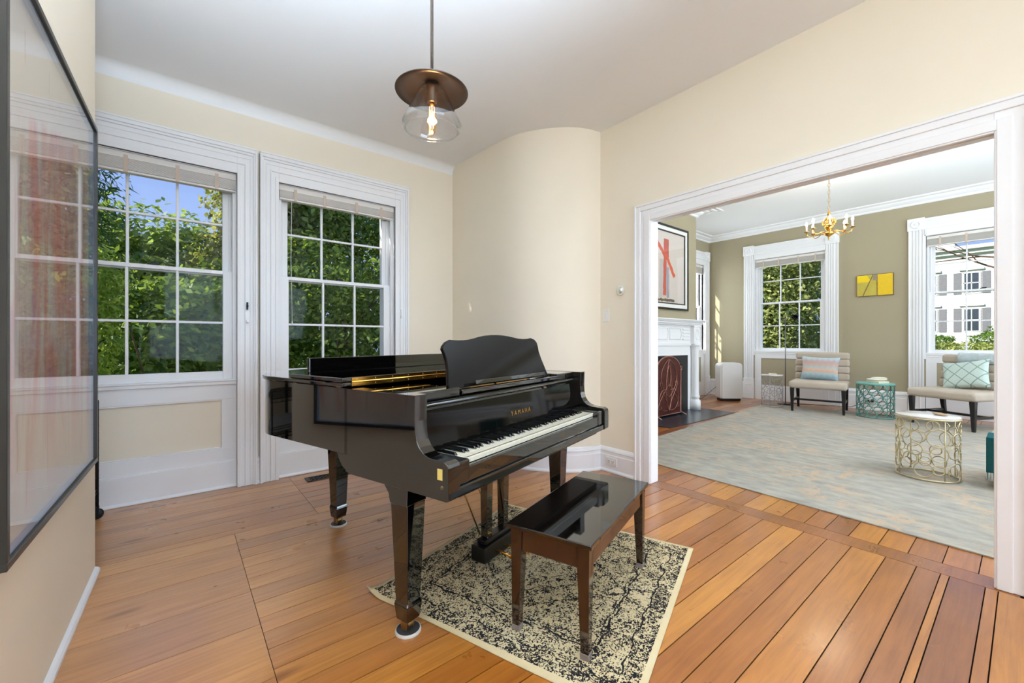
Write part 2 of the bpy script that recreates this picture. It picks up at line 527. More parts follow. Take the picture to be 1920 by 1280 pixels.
def cutwall(name, axis, c0, c1, a0, a1, z0, z1, holes, m, room_side=None):
    """wall slab with rectangular holes; axis 'y': slab between y=c0..c1 running along x"""
    xs = sorted(set([a0, a1] + [h[0] for h in holes] + [h[1] for h in holes]))
    zs = sorted(set([z0, z1] + [h[2] for h in holes] + [h[3] for h in holes]))
    mb = MB()
    for i in range(len(xs) - 1):
        # merge vertical runs
        run = None
        for j in range(len(zs) - 1):
            cx = (xs[i] + xs[i + 1]) / 2; cz = (zs[j] + zs[j + 1]) / 2
            hole = any(h[0] < cx < h[1] and h[2] < cz < h[3] for h in holes)
            if not hole:
                if run is None: run = [zs[j], zs[j + 1]]
                else: run[1] = zs[j + 1]
            if hole or j == len(zs) - 2:
                if run:
                    if axis == 'y': mb.box(xs[i], xs[i + 1], c0, c1, run[0], run[1])
                    else: mb.box(c0, c1, xs[i], xs[i + 1], run[0], run[1])
                    run = None
    return struct(mb.build(name, m))

W1C, W2C = -0.151, 1.187
HW = 0.53
cutwall('wall_north', 'y', YW, YW + 0.25, -1.3, 2.44, 0, CEIL + 0.02, [(W1C - HW, W1C + HW, 0.0, 2.56), (W2C - HW, W2C + HW, 0.0, 2.56)], cream)
# left wall with the picture (turned a touch), ends short of the windows
A0 = Vector((-0.3345, 3.0)); dW = Vector((-0.025, -1.0)).normalized(); nW = Vector((dW.y, -dW.x)) * -1
if nW.x < 0: nW = -nW
p0 = A0; p1 = A0 + dW * 8.0
def wseg(mb, d0, d1, z0, z1):
    a = A0 + dW * d0; b_ = A0 + dW * d1
    mb.prism([(a.x, a.y), (a.x - 0.14, a.y), (b_.x - 0.14, b_.y), (b_.x, b_.y)], z0, z1, 'z')
mb = MB(); wseg(mb, 0, 8.0, 0, CEIL)
struct(mb.build('wall_west', cream))
mb = MB(); mb.box(-1.42, -1.28, 2.85, 4.28, 0, CEIL); mb.box(-1.42, -0.47, 2.86, 2.99, 0, CEIL)
struct(mb.build('wall_alcove', cream))
# wall with the wide opening
OY0, OY1, OZ = 0.10, 1.955, 2.187
cutwall('wall_east', 'x', XO, XO2, -5.0, 2.56, 0, FCEIL + 0.02, [(OY0 - 0.03, OY1 + 0.03, -0.01, OZ + 0.03)], cream)
# skin of the far-room side of that wall and the far room's other walls
cutwall('wall_far_west', 'x', XO2, XO2 + 0.012, -3.9, 4.5, 0, FCEIL, [(OY0 - 0.1, OY1 + 0.1, -0.01, OZ + 0.1)], green)
# curved wall
cpts = [(2.385, 4.06), (2.392, 3.86), (2.405, 3.70), (2.42, 3.50), (2.433, 3.30), (2.443, 3.17), (2.462, 3.05), (2.492, 2.955), (2.535, 2.87), (2.59, 2.785), (2.655, 2.705), (2.73, 2.63), (2.81, 2.57), (2.89, 2.53), (2.97, 2.505), (3.075, 2.49)]
def smooth_poly(pts, n=3):
    for _ in range(n):
        q = [pts[0]]
        for a, b_ in zip(pts[:-1], pts[1:]):
            q.append((a[0] * .75 + b_[0] * .25, a[1] * .75 + b_[1] * .25))
            q.append((a[0] * .25 + b_[0] * .75, a[1] * .25 + b_[1] * .75))
        q.append(pts[-1]); pts = q
    return pts
cs = smooth_poly(cpts, 2)
mb = MB()
n = len(cs)
v = [(x, y, 0) for x, y in cs] + [(x, y, CEIL + 0.02) for x, y in cs]
mb.add(v, [(i + 1, i, i + n, i + n + 1) for i in range(n - 1)], True)
v = [(x + 0.09, y + 0.09, 0) for x, y in cs] + [(x + 0.09, y + 0.09, CEIL + 0.02) for x, y in cs]
mb.add(v, [(i, i + 1, i + n + 1, i + n) for i in range(n - 1)], True)
struct(mb.build('wall_curved', cream))
# walls behind the camera
cutwall('wall_south', 'y', -5.0, -4.85, -0.8, 3.1, 0, CEIL, [(-0.3, 2.9, 0.55, 2.95)], cream)
cutwall('wall_far_east', 'x', XB, XB + 0.25, -3.9, 4.7, 0, FCEIL, [(0.413 - 0.60, 0.413 + 0.60, 0.9, 2.87), (2.935 - 0.60, 2.935 + 0.60, 0.9, 2.87)], green)
cutwall('wall_far_north', 'y', YF, YF + 0.25, 3.07, 9.5, 0, FCEIL, [(8.44 - 0.60, 8.44 + 0.60, 0.9, 2.87)], green)
cutwall('wall_far_south', 'y', -4.0, -3.85, 3.27, 9.5, 0, FCEIL, [(4.0, 8.6, 0.75, 3.05)], green)
# chimney breast
cutwall('wall_chimney', 'y', 3.70, YF, 5.2, 7.19, 0, FCEIL, [(5.68, 6.72, 0.0, 0.93)], green)
# ceilings
mb = MB(); mb.box(-1.45, 3.07, -5.0, 4.3, CEIL, CEIL + 0.1)
struct(mb.build('ceiling', ceil_m))
mb = MB(); mb.box(3.07, 9.6, -4.0, 4.8, FCEIL, FCEIL + 0.1)
struct(mb.build('ceiling_far', ceil_m))
# soft cove where the window wall meets the ceiling
CR = 0.085
arc = [(YW - CR + CR * math.cos(a * PI / 24), CEIL - CR + CR * math.sin(a * PI / 24)) for a in range(13)]
mb = MB()
v = [(x, y, z) for x in (-1.3, 2.44) for y, z in arc]
mb.add(v, [(i, i + 1, i + 14, i + 13) for i in range(12)], True)
struct(mb.build('trim_cove', ceil_m))
# crown moulding of the far room
crown = [(0.0, 3.385), (0.018, 3.385), (0.03, 3.40), (0.03, 3.415), (0.06, 3.43), (0.085, 3.45), (0.10, 3.472), (0.155, 3.478), (0.165, 3.487), (0.165, 3.5), (0, 3.5)]
mb = MB()
mb.sweep_profile([(XB, -3.85), (XB, YF), (7.19, YF), (7.19, 3.70), (5.2, 3.70), (5.2, YF), (XO2 + 0.012, YF), (XO2 + 0.012, -3.85)], crown)
struct(mb.build('trim_crown', white))
crown2 = [(0.20, 3.484), (0.25, 3.484), (0.255, 3.5), (0.20, 3.5)]
crown3 = [(0.30, 3.488), (0.33, 3.488), (0.335, 3.5), (0.30, 3.5)]
mb = MB()
for c_ in (crown2, crown3):
    mb.sweep_profile([(7.19, 4.2), (7.19, 3.70), (5.2, 3.70), (5.2, 4.2)], c_)
struct(mb.build('trim_ceiling_beads', white))

# baseboards
bb = [(0, 0), (0.034, 0), (0.034, 0.012), (0.022, 0.028), (0.022, 0.15), (0.016, 0.156), (0.016, 0.18), (0.024, 0.186), (0.02, 0.20), (0.008, 0.215), (0.0, 0.22)]
bbq = [(0, 0), (0.018, 0), (0.017, 0.008), (0.012, 0.015), (0.0, 0.02)]
def bb_scale(prof, s): return [(a, z * s) for a, z in prof]
mb = MB(); mb.sweep_profile([(3.06, 2.11), (3.06, 2.49)][::1] + [(2.97, 2.505)] + [(x, y) for x, y in cs[::-1] if y > 2.52 and y < 3.97] + [(2.39, 3.995)], bb)
mb.sweep_profile([(XO, -4.8), (XO, -0.056)], bb)
struct(mb.build('baseboard_east', white))
mb = MB(); mb.sweep_profile([(2.39, YW), (1.85, YW)], bb); mb.sweep_profile([(0.525, YW), (0.512, YW)], bb)
struct(mb.build('baseboard_north', white))
mb = MB(); mb.sweep_profile([(p0.x, p0.y + 0.0), (p1.x, p1.y)], [(0, 0), (0.02, 0), (0.019, 0.012), (0.013, 0.02), (0.0, 0.026)])
struct(mb.build('baseboard_west', white))
bbf = bb_scale(bb, 1.6)
mb = MB()
mb.sweep_profile([(XB, 1.23), (XB, 2.12)], bbf)
mb.sweep_profile([(XB, 3.75), (XB, YF), (9.25, YF)], bbf)
mb.sweep_profile([(XB, -3.85), (XB, -0.40)], bbf)
# small framed raised panels along the high base
for y in (1.36, 1.78):
    pass
struct(mb.build('baseboard_far_east', white))
mb = MB(); mb.sweep_profile([(7.63, YF), (7.19, YF), (7.19, 3.70), (7.02, 3.70)], bbf)
struct(mb.build('baseboard_far_north', white))

# ---- casing of the wide opening
def casing_strip(mb, poly_outer, depth_steps):
    pass
mb = MB()
x_f = XO
steps = [(0.0, 0.155, 0.016), (0.015, 0.060, 0.026), (0.006, 0.022, 0.034), (0.095, 0.147, 0.022)]
# each step: inner offset a..b measured from outer edge, thickness
oy0, oy1, oz = OY0 - 0.155, OY1 + 0.155, OZ + 0.148
def frame_boxes(mb, a, b_, th):
    # left jamb (high y), right jamb, head
    mb.box(x_f - th, x_f, oy1 - b_, oy1 - a, 0, oz - a)
    mb.box(x_f - th, x_f, oy0 + a, oy0 + b_, 0, oz - a)
    mb.box(x_f - th, x_f, oy0 + b_, oy1 - b_, oz - b_, oz - a)
for a, b_, th in steps: frame_boxes(mb, a, b_, th)
# lining of the opening
mb.box(x_f, XO2 + 0.012, OY1 - 0.0, OY1 + 0.028, 0, OZ + 0.028)
mb.box(x_f, XO2 + 0.012, OY0 - 0.028, OY0 + 0.0, 0, OZ + 0.028)
mb.box(x_f, XO2 + 0.012, OY0, OY1, OZ, OZ + 0.028)
# far side casing
mb.box(XO2 + 0.012, XO2 + 0.03, OY1 + 0.012, OY1 + 0.15, 0, OZ + 0.15)
mb.box(XO2 + 0.012, XO2 + 0.03, OY0 - 0.15, OY0 - 0.012, 0, OZ + 0.15)
mb.box(XO2 + 0.012, XO2 + 0.03, OY0 - 0.012, OY1 + 0.012, OZ + 0.012, OZ + 0.15)
# pocket-door track groove
mb.box(3.09, 3.105, OY0, OY1, OZ - 0.005, OZ)
struct(mb.build('trim_opening', white, bevel=0.003, bseg=1))

# ================================================================ windows
def window(name, rz, loc, kind, raised=False):
    """local: x along the wall, y outward (wall face y=0), z up. kind 'plain' or 'fluted'"""
    root = empty_struct(name, loc, rz)
    if kind == 'plain':
        ho = 0.66; hi = 0.52; top = 2.75; itop = 2.535; hg = 0.43; z0 = 0.94; ph = 0.397; colw = 0.2865
        # casing: stepped architrave
        mb = MB()
        def fr(a, b_, th):
            mb.box(-ho + a, -ho + b_, -th, 0, 0, top - a * 1.5)
            mb.box(ho - b_, ho - a, -th, 0, 0, top - a * 1.5)
            mb.box(-ho + b_, ho - b_, -th, 0, top - b_ * 1.5, top - a * 1.5)
        fr(0, 0.14, 0.022); fr(0.0, 0.018, 0.046); fr(0.018, 0.03, 0.036); fr(0.045, 0.052, 0.027); fr(0.078, 0.088, 0.032); fr(0.114, 0.14, 0.030)
        mb.box(-ho, ho, -0.05, 0.0, top, top + 0.012)
        mb.build('casing', white, root, bevel=0.002, bseg=1)
        # jamb lining
        mb = MB()
        mb.box(-hi - 0.012, -hi, 0, 0.24, 0, itop + 0.02); mb.box(hi, hi + 0.012, 0, 0.24, 0, itop + 0.02)
        mb.box(-hi, hi, 0, 0.24, itop, itop + 0.02)
        for s in (-1, 1):
            mb.box(s * hi, s * (hi - 0.028), 0.03, 0.062, 0.86, itop)
            mb.box(s * hi, s * (hi - 0.05), 0.10, 0.118, 0.86, itop)
            mb.box(s * hi, s * (hi - 0.06), 0.165, 0.24, 0.86, itop)
        mb.box(-hi, hi, 0.17, 0.30, 0.80, 0.90)
        mb.build('jamb', white, root, bevel=0.002, bseg=1)
        # panelled apron down to the floor
        mb = MB()
        mb.box(-hi, hi, 0.045, 0.09, 0.0, 0.32)
        mb.box(-hi, hi, 0.045, 0.09, 0.715, 0.835)
        mb.box(-hi, -hi + 0.10, 0.045, 0.09, 0.32, 0.715); mb.box(hi - 0.10, hi, 0.045, 0.09, 0.32, 0.715)
        mb.box(-hi, hi, 0.030, 0.09, 0.0, 0.205)
        mb.box(-hi, hi, 0.035, 0.045, 0.205, 0.215)
        mb.prism([(0.012, 0), (0.03, 0), (0.03, 0.022), (0.022, 0.018), (0.014, 0.01)], -hi, hi, 'x')
        mb.box(-hi + 0.10, hi - 0.10, 0.047, 0.058, 0.32, 0.330); mb.box(-hi + 0.10, hi - 0.10, 0.047, 0.058, 0.705, 0.715)
        mb.box(-hi, hi, 0.025, 0.09, 0.835, 0.862)
        mb.box(-hi, hi, 0.015, 0.09, 0.862, 0.875)
        mb.build('apron', white, root, bevel=0.002, bseg=1)
        mb = MB(); mb.box(-hi + 0.09, hi - 0.09, 0.062, 0.088, 0.31, 0.72)
        mb.build('apron_panel', cream, root)
        ylo, yup = 0.07, 0.125
        mrail = z0 + 2 * ph
        sz0 = 0.875
    else:
        ho = 0.80; hi = 0.60; top = 3.15; itop = 2.86; hg = 0.505; z0 = 1.05; ph = 0.452; colw = 0.3367
        mb = MB()
        for s in (-1, 1):
            xa, xb = s * ho, s * (ho - 0.18)
            mb.box(xa, xb, -0.03, 0, 0.42, top - 0.18)
            for q in (0.0, 0.055, 0.09, 0.125, 0.165):
                mb.box(s * (ho - q), s * (ho - q - 0.015), -0.045, -0.03, 0.42, top - 0.18)
            # plinth block with a sunk panel
            mb.box(s * (ho + 0.008), s * (ho - 0.19), -0.05, 0, 0, 0.40)
            mb.box(s * (ho + 0.008), s * (ho - 0.19), -0.055, 0, 0.385, 0.42)
            for (xq0, xq1, zq0, zq1) in ((0.035, 0.045, 0.1, 0.3), (0.135, 0.145, 0.1, 0.3), (0.035, 0.145, 0.1, 0.11), (0.035, 0.145, 0.29, 0.3)):
                mb.box(s * (ho - xq0), s * (ho - xq1), -0.058, -0.05, zq0, zq1)
            # rosette block
            mb.box(s * (ho + 0.012), s * (ho - 0.192), -0.055, 0, top - 0.185, top + 0.01)
            M = Matrix.Translation((s * (ho - 0.09), -0.055, top - 0.09)) @ Matrix.Rotation(PI / 2, 4, 'X')
            mb.lathe([(0.0, 0.022), (0.015, 0.02), (0.02, 0.008), (0.035, 0.008), (0.045, 0.018), (0.06, 0.018), (0.068, 0.0)], seg=16, M=M)
        # head
        hx = ho - 0.185
        mb.box(-hx, hx, -0.03, 0, top - 0.29, top - 0.01)
        for za, zb, th in ((0.01, 0.04, 0.05), (0.04, 0.06, 0.042), (0.085, 0.095, 0.038), (0.12, 0.13, 0.038), (0.15, 0.18, 0.046)):
            mb.box(-hx, hx, -th, -0.03, top - zb, top - za)
        mb.box(-hx + 0.02, hx - 0.02, -0.038, 0, top - 0.285, top - 0.20)
        mb.build('casing', white, root, bevel=0.002, bseg=1)
        mb = MB()
        mb.box(-hi - 0.02, -hi, -0.03, 0.24, 0.9, itop + 0.02); mb.box(hi, hi + 0.02, -0.03, 0.24, 0.9, itop + 0.02)
        mb.box(-hi, hi, 0, 0.24, itop, itop + 0.03)
        for s in (-1, 1):
            mb.box(s * hi, s * (hi - 0.03), 0.03, 0.06, 0.9, itop)
            mb.box(s * hi, s * (hi - 0.05), 0.10, 0.118, 0.9, itop)
            mb.box(s * hi, s * (hi - 0.065), 0.165, 0.24, 0.9, itop)
        mb.box(-hi, hi, 0.165, 0.30, 0.9, 0.99)
        mb.build('jamb', white, root, bevel=0.002, bseg=1)
        mb = MB()
        mb.box(-hi, hi, -0.012, 0, 0.0, 0.30)
        mb.box(-hi, hi, -0.012, 0, 0.84, 0.965)
        mb.box(-hi, -hi + 0.12, -0.012, 0, 0.3, 0.84); mb.box(hi - 0.12, hi, -0.012, 0, 0.3, 0.84)
        mb.box(-hi, hi, -0.03, 0.2, 0.965, 1.0)
        mb.box(-hi, hi, -0.02, 0, 0.93, 0.965)
        mb.build('apron', white, root, bevel=0.002, bseg=1)
        ylo, yup = 0.07, 0.125
        mrail = z0 + 2 * ph
        sz0 = 1.0
    # sashes
    def sash(nm, y, za, zb, bott, topw, ex):
        mb = MB()
        mb.box(-hi + 0.012, -hg, y - 0.018, y + 0.018, za, zb)
        mb.box(hg, hi - 0.012, y - 0.018, y + 0.018, za, zb)
        mb.box(-hg, hg, y - 0.018, y + 0.018, za, za + bott)
        mb.box(-hg, hg, y - 0.018, y + 0.018, zb - topw, zb)
        s = mb.build(nm, white, root, bevel=0.003, bseg=1)
        a, b_ = za + bott, zb - topw
        m2 = MB()
        for k in (-1, 1):
            m2.box(k * colw / 2 - 0.009, k * colw / 2 + 0.009, y - 0.014, y + 0.014, a, b_)
        mid = (a + b_) / 2
        m2.box(-hg, hg, y - 0.0135, y + 0.0135, mid - 0.009, mid + 0.009)
        m2.build('muntin', white, s, bevel=0.003, bseg=1)
        m3 = MB(); m3.box(-hg, hg, y + 0.001, y + 0.004, a, b_)
        m3.build('glass_pane', pane, s)
        return s
    lo = sash('sash_lower', ylo, sz0, mrail + 0.018, z0 - sz0, 0.03, 0)
    up = sash('sash_upper', yup, mrail - 0.018, itop, 0.036, max(0.02, itop - (mrail + 2 * ph)), 0)
    mb = MB(); mb.box(-0.03, 0.03, ylo - 0.02, ylo + 0.02, mrail + 0.018, mrail + 0.028)
    mb.box(-0.012, 0.035, ylo - 0.012, ylo + 0.012, mrail + 0.028, mrail + 0.038)
    mb.build('sash_lock', darkmetal, root)
    return root
w1 = window('window_1', 0, (W1C, YW, 0), 'plain')
w2 = window('window_2', 0, (W2C, YW, 0), 'plain')
w3 = window('window_3', 0, (8.44, YF, 0), 'fluted')
w4 = window('window_4', -PI / 2, (XB, 2.935, 0), 'fluted')
w5 = window('window_5', -PI / 2, (XB, 0.413, 0), 'fluted')
# plain unseen windows, added to go with the south fill lights
for nm, (xa, xb, y, za, zb) in {'window_6': (-0.3, 2.9, -4.9, 0.55, 2.95), 'window_7': (4.0, 8.6, -3.85, 0.75, 3.05)}.items():
    r = empty_struct(nm, (0, 0, 0))
    mb = MB()
    n_ = 3 if nm == 'window_6' else 4
    for k in range(n_ + 1):
        x = xa + (xb - xa) * k / n_
        mb.box(x - 0.04, x + 0.04, y - 0.03, y + 0.05, za, zb)
    for z in (za, (za + zb) / 2, zb): mb.box(xa, xb, y - 0.02, y + 0.04, z - 0.03, z + 0.03)
    mb.build('window_frame', white, r)

# blinds
blindm = mat('white wooden blind slats', (232, 226, 219), 0.5, var=0.06, vscale=3, stretch=(0.4, 1, 10))
tapem = mat('blind ladder tape', (208, 188, 172), 0.9, var=0.02)
def blind(label, loc, rz, half, ztop, zbot, depth_y, nsl):
    t = thing('window_blind', label, 'blind', loc, rz)
    mb = MB(); mb.box(-half, half, depth_y - 0.025, depth_y + 0.03, ztop - 0.045, ztop)
    mb.build('headrail', blindm, t, bevel=0.002, bseg=1)
    mb = MB()
    h = (ztop - 0.047 - (zbot + 0.018)) / nsl
    for k in range(nsl):
        z = zbot + 0.02 + k * h
        mb.box(-half + 0.004, half - 0.004, depth_y - 0.024, depth_y + 0.024, z, z + min(0.0035, h * 0.6))
    mb.build('slats', blindm, t)
    mb = MB(); mb.box(-half + 0.004, half - 0.004, depth_y - 0.025, depth_y + 0.025, zbot, zbot + 0.016)
    mb.build('bottom_rail', blindm, t, bevel=0.002, bseg=1)
    for k in (-0.75, -0.28, 0.28, 0.75):
        mb = MB(); mb.box(k * half - 0.012, k * half + 0.012, depth_y - 0.0275, depth_y - 0.0255, zbot, ztop - 0.02)
        mb.build('ladder_tape', tapem, t)
    return t
blind('white slatted blind raised to the top of the window beside the large framed picture', (W1C, YW, 0), 0, 0.515, 2.533, 2.39, 0.028, 14)
b2 = blind('white slatted blind raised at the top of the window behind the piano', (W2C, YW, 0), 0, 0.515, 2.533, 2.41, 0.028, 14)
blind('white blind raised at the top of the window behind the chair with the zigzag pillow', (XB, 2.935, 0), -PI / 2, 0.592, 2.85, 2.69, 0.03, 12)
blind('white blind raised at the top of the window with the white house outside', (XB, 0.413, 0), -PI / 2, 0.592, 2.85, 2.69, 0.03, 12)
blind('white blind in the narrow glimpse of window beside the fireplace', (8.44, YF, 0), 0, 0.592, 2.85, 2.66, 0.03, 12)
# pull cord with tassels on the piano window, wall hooks
mb = MB()
mb.tube([(-0.42, -0.01, 2.40), (-0.425, -0.012, 1.9), (-0.415, -0.01, 1.36)], 0.0022, 6)
mb.ellipsoid((-0.415, -0.01, 1.34), (0.006, 0.006, 0.02), 8, 6)
mb.build('pull_cord', rope, b2)
# shutter hook and blind cleat on casings
mb = MB(); mb.box(-0.006, 0.006, -0.012, 0, -0.03, 0.03); mb.ellipsoid((0, -0.016, 0), (0.008, 0.008, 0.012), 8, 6)
o = mb.build('casing_hook', darkmetal, None, loc=(W1C + 0.588, YW - 0.033, 1.47)); adopt(o, w1)
mb = MB(); mb.ellipsoid((0, -0.014, 0), (0.011, 0.014, 0.011), 10, 8); mb.box(-0.006, 0.006, -0.012, 0, -0.018, 0.018)
o = mb.build('casing_knob', white, None, loc=(W1C + 0.588, YW - 0.033, 1.34)); adopt(o, w1)
mb = MB(); mb.tube([(0, -0.004, 0.04), (0, -0.02, 0.03), (0, -0.02, -0.03), (0, -0.004, -0.04)], 0.006, 8)
o = mb.build('cord_cleat', white, None, loc=(W2C + 0.575, YW - 0.03, 1.46)); adopt(o, w2)

# ================================================================ grand piano
TH = math.radians(17)
PO = (0.727, 1.255, 0.0)
def build_piano():
    t = thing('grand_piano', 'glossy black baby grand piano with its front lid folded back and music desk raised', 'piano', PO, TH)
    W = 1.50
    outer = [(0, 0.62), (0, 1.0), (0, 1.20), (0.0, 1.255), (0.015, 1.32), (0.06, 1.42), (0.15, 1.52), (0.27, 1.59), (0.42, 1.62), (0.57, 1.60), (0.71, 1.53), (0.83, 1.42),
             (0.94, 1.28), (1.05, 1.13), (1.18, 1.00), (1.31, 0.89), (1.41, 0.79), (1.475, 0.70), (W, 0.62)]
    def sm(p, n=2):
        for _ in range(n):
            q = [p[0]]
            for a, b_ in zip(p[:-1], p[1:]):
                q.append((a[0] * .75 + b_[0] * .25, a[1] * .75 + b_[1] * .25)); q.append((a[0] * .25 + b_[0] * .75, a[1] * .25 + b_[1] * .75))
            q.append(p[-1]); p = q
        return p
    o1 = sm(outer)
    o1 = [(0.0, 0.58), (0.0, 0.62)] + [(0.0, 1.18)] + [p for p in o1 if p[1] > 1.19 or p[0] > 0.01] + [(W, 0.58)]
    def inset(p, d):
        r = []
        for i, q in enumerate(p):
            a = Vector(p[max(i - 1, 0)]); b_ = Vector(p[min(i + 1, len(p) - 1)])
            dd = (b_ - a).normalized(); r.append((q[0] + dd.y * d, q[1] - dd.x * d))
        return r
    i1 = inset(o1, 0.05)
    n = len(o1)
    # rim
    mb = MB()
    v = [(x, y, 0.70) for x, y in o1] + [(x, y, 0.98) for x, y in o1] + [(x, y, 0.98) for x, y in i1] + [(x, y, 0.70) for x, y in i1]
    f = []; fflat = []
    for i in range(n - 1):
        f.append((i + 1, i, i + n, i + 1 + n)); f.append((i + 1 + 2 * n, i + 2 * n, i + 3 * n, i + 1 + 3 * n))
        fflat.append((i + n, i + 2 * n, i + 1 + 2 * n, i + 1 + n)); fflat.append((i, i + 1, i + 1 + 3 * n, i + 3 * n))
    f = [q[::-1] for q in f]; 
    mb.add(v, f, True); k = len(mb.v) - len(v)
    mb.add(v, [q[::-1] for q in fflat], False)
    # arms
    armp = [(0.0, 0.628), (0.0, 0.738), (0.006, 0.750), (0.022, 0.757), (0.061, 0.7585), (0.095, 0.762), (0.123, 0.772), (0.143, 0.790), (0.158, 0.812), (0.166, 0.845), (0.168, 0.885), (0.166, 0.98), (0.60, 0.98), (0.60, 0.70), (0.655, 0.70), (0.64, 0.672), (0.615, 0.645), (0.585, 0.628), (0.56, 0.62), (0.008, 0.62)]
    rim = mb.build('rim', black, t)
    for x0, x1 in ((0.0, 0.062), (W - 0.062, W)):
        mb = MB(); mb.prism(armp, x0, x1, 'x', smooth=False)
        mb.build('arm', black, t, bevel=0.0015, bseg=1)
    # bottom board and bracing, seen from below
    mb = MB(); mb.prism([(x, y) for x, y in i1], 0.715, 0.74, 'z')
    mb.build('bottom_board', darkin, t)
    mb = MB(); mb.box(0.004, W - 0.004, 0.006, 0.60, 0.622, 0.655)
    mb.build('key_bed', black, t, bevel=0.004)
    mb = MB(); mb.box(0.10, W - 0.10, 0.04, 0.56, 0.60, 0.622)
    mb.build('key_bed_underside', blacksat, t)
    mb = MB(); mb.box(0.062, W - 0.062, 0.018, 0.042, 0.655, 0.714)
    mb.build('key_slip', black, t, bevel=0.005, bseg=3)
    for x0, x1 in ((0.062, 0.132), (W - 0.132, W - 0.062)):
        mb = MB(); mb.box(x0, x1, 0.012, 0.21, 0.655, 0.744)
        mb.build('key_block', black, t, bevel=0.008, bseg=3)
    # keys
    kx0, kx1 = 0.134, W - 0.134
    kw = (kx1 - kx0) / 52
    mw = MB(); g = 0.0005
    mw.box(g, kw - g, 0.050, 0.205, 0.712, 0.7345); mw.box(g, kw - g, 0.048, 0.06, 0.725, 0.7345)
    wk = mw.build('white_key', ivory, t, bevel=0.0012, bseg=1); wk.location = (kx0, 0, 0)
    for i in range(1, 52):
        c = wk.copy(); COL.objects.link(c); c.parent = t; c.location = (kx0 + i * kw, 0, 0)
    mk = MB()
    a = 0.0058
    mk.add([(-a, 0.100, 0.734), (a, 0.100, 0.734), (a, 0.205, 0.734), (-a, 0.205, 0.734), (-a * .8, 0.110, 0.7465), (a * .8, 0.110, 0.7465), (a * .8, 0.205, 0.7465), (-a * .8, 0.205, 0.7465)],
           [(0, 3, 2, 1), (4, 5, 6, 7), (0, 1, 5, 4), (1, 2, 6, 5), (2, 3, 7, 6), (3, 0, 4, 7)])
    bk = None
    for i in range(51):
        # lowest white key is A; black after A C D F G
        nt_ = 'ABCDEFG'[i % 7]
        if nt_ in 'ACDFG':
            if bk is None:
                bk = mk.build('black_key', ebony, t, bevel=0.0015, bseg=1); c = bk
            else:
                c = bk.copy(); COL.objects.link(c); c.parent = t
            c.location = (kx0 + (i + 1) * kw, 0, 0)
    mb = MB(); mb.box(kx0 - 0.003, kx1 + 0.003, 0.205, 0.212, 0.70, 0.745)
    mb.build('felt_strip', darkin, t)
    # fallboard, open
    fp = [(0.197, 0.742), (0.210, 0.908), (0.206, 0.918), (0.196, 0.925), (0.184, 0.929), (0.181, 0.937), (0.187, 0.943), (0.205, 0.941), (0.222, 0.925), (0.235, 0.85), (0.235, 0.742)]
    mb = MB(); mb.prism(fp, 0.064, W - 0.064, 'x', smooth=False)
    fb = mb.build('fallboard', blackfall, t, bevel=0.002, bseg=2)
    mb = MB(); mb.tube([(0.066, 0.178, 0.933), (W - 0.066, 0.178, 0.933)], 0.005, 8)
    mb.build('fallboard_lip', black, fb)
    cu = bpy.data.curves.new('nameplate', 'FONT'); cu.body = 'YAMAHA'; cu.size = 0.034; cu.extrude = 0.0006; cu.align_x = 'CENTER'; cu.space_character = 1.55
    to = bpy.data.objects.new('tmp_text', cu); COL.objects.link(to)
    bpy.context.view_layer.update()
    me = bpy.data.meshes.new_from_object(to.evaluated_get(bpy.context.evaluated_depsgraph_get()))
    bpy.data.objects.remove(to)
    no = bpy.data.objects.new('nameplate_lettering', me); COL.objects.link(no)
    me.materials.clear(); me.materials.append(brass)
    no.parent = fb; no.location = (0.775, 0.2018, 0.800); no.rotation_euler = (PI / 2 - 0.078, 0, 0)
    no['label'] = 'gold maker name in capital letters'
    # wings beside the music shelf
    for x0, x1 in ((0.062, 0.318), (1.224, W - 0.062)):
        mb = MB(); mb.box(x0, x1, 0.225, 0.50, 0.935, 0.979)
        mb.build('top_wing', black, t, bevel=0.006, bseg=3)
    # inside: tuning block and plate in the dark
    mb = MB(); mb.box(0.05, W - 0.05, 0.40, 0.44, 0.74, 0.90); mb.box(0.05, W - 0.05, 0.44, 0.62, 0.84, 0.88)
    mb.build('action_cover', darkin, t)
    # music shelf
    mb = MB(); mb.box(0.322, 1.220, 0.222, 0.46, 0.938, 0.962)
    mb.box(0.322, 1.220, 0.214, 0.232, 0.944, 0.968)
    mb.build('music_shelf', black, t, bevel=0.006, bseg=3)
    # music desk: traced outline on a leaning plane
    lean = math.radians(17)
    px_ = [(170, 885), (150, 820), (146, 700), (140, 560), (122, 430), (95, 345), (60, 272), (72, 222), (115, 165), (165, 138), (230, 143), (300, 147), (380, 145), (460, 135), (540, 115), (620, 92), (700, 76), (780, 68), (870, 66), (960, 72), (1040, 84), (1120, 102), (1200, 120), (1270, 127), (1335, 124), (1385, 112), (1440, 135), (1478, 180), (1495, 240), (1508, 315), (1548, 430), (1598, 550), (1640, 650)]
    ex = Vector((math.cos(TH), math.sin(TH), 0)); ey = Vector((-math.sin(TH), math.cos(TH), 0))
    O_ = Vector(PO) + ey * 0.285 + Vector((0, 0, 0.966))
    upv = ey * math.sin(lean) + Vector((0, 0, math.cos(lean)))
    nn = ex.cross(upv)
    pl = []
    for a, b_ in px_:
        u = 820 + a / 8; vv = 620 + b_ / 8
        d = fwd + rgt * ((u - 960) / FPX) + Vector((0, 0, -(vv - 640) / FPX))
        C0 = Vector((0, 0, CAMH))
        s = (O_ - C0).dot(nn) / d.dot(nn)
        P = C0 + d * s - O_
        pl.append((P.dot(ex), P.dot(upv)))
    pl[0] = (pl[0][0], 0.0); pl[-1] = (pl[-1][0], 0.0)
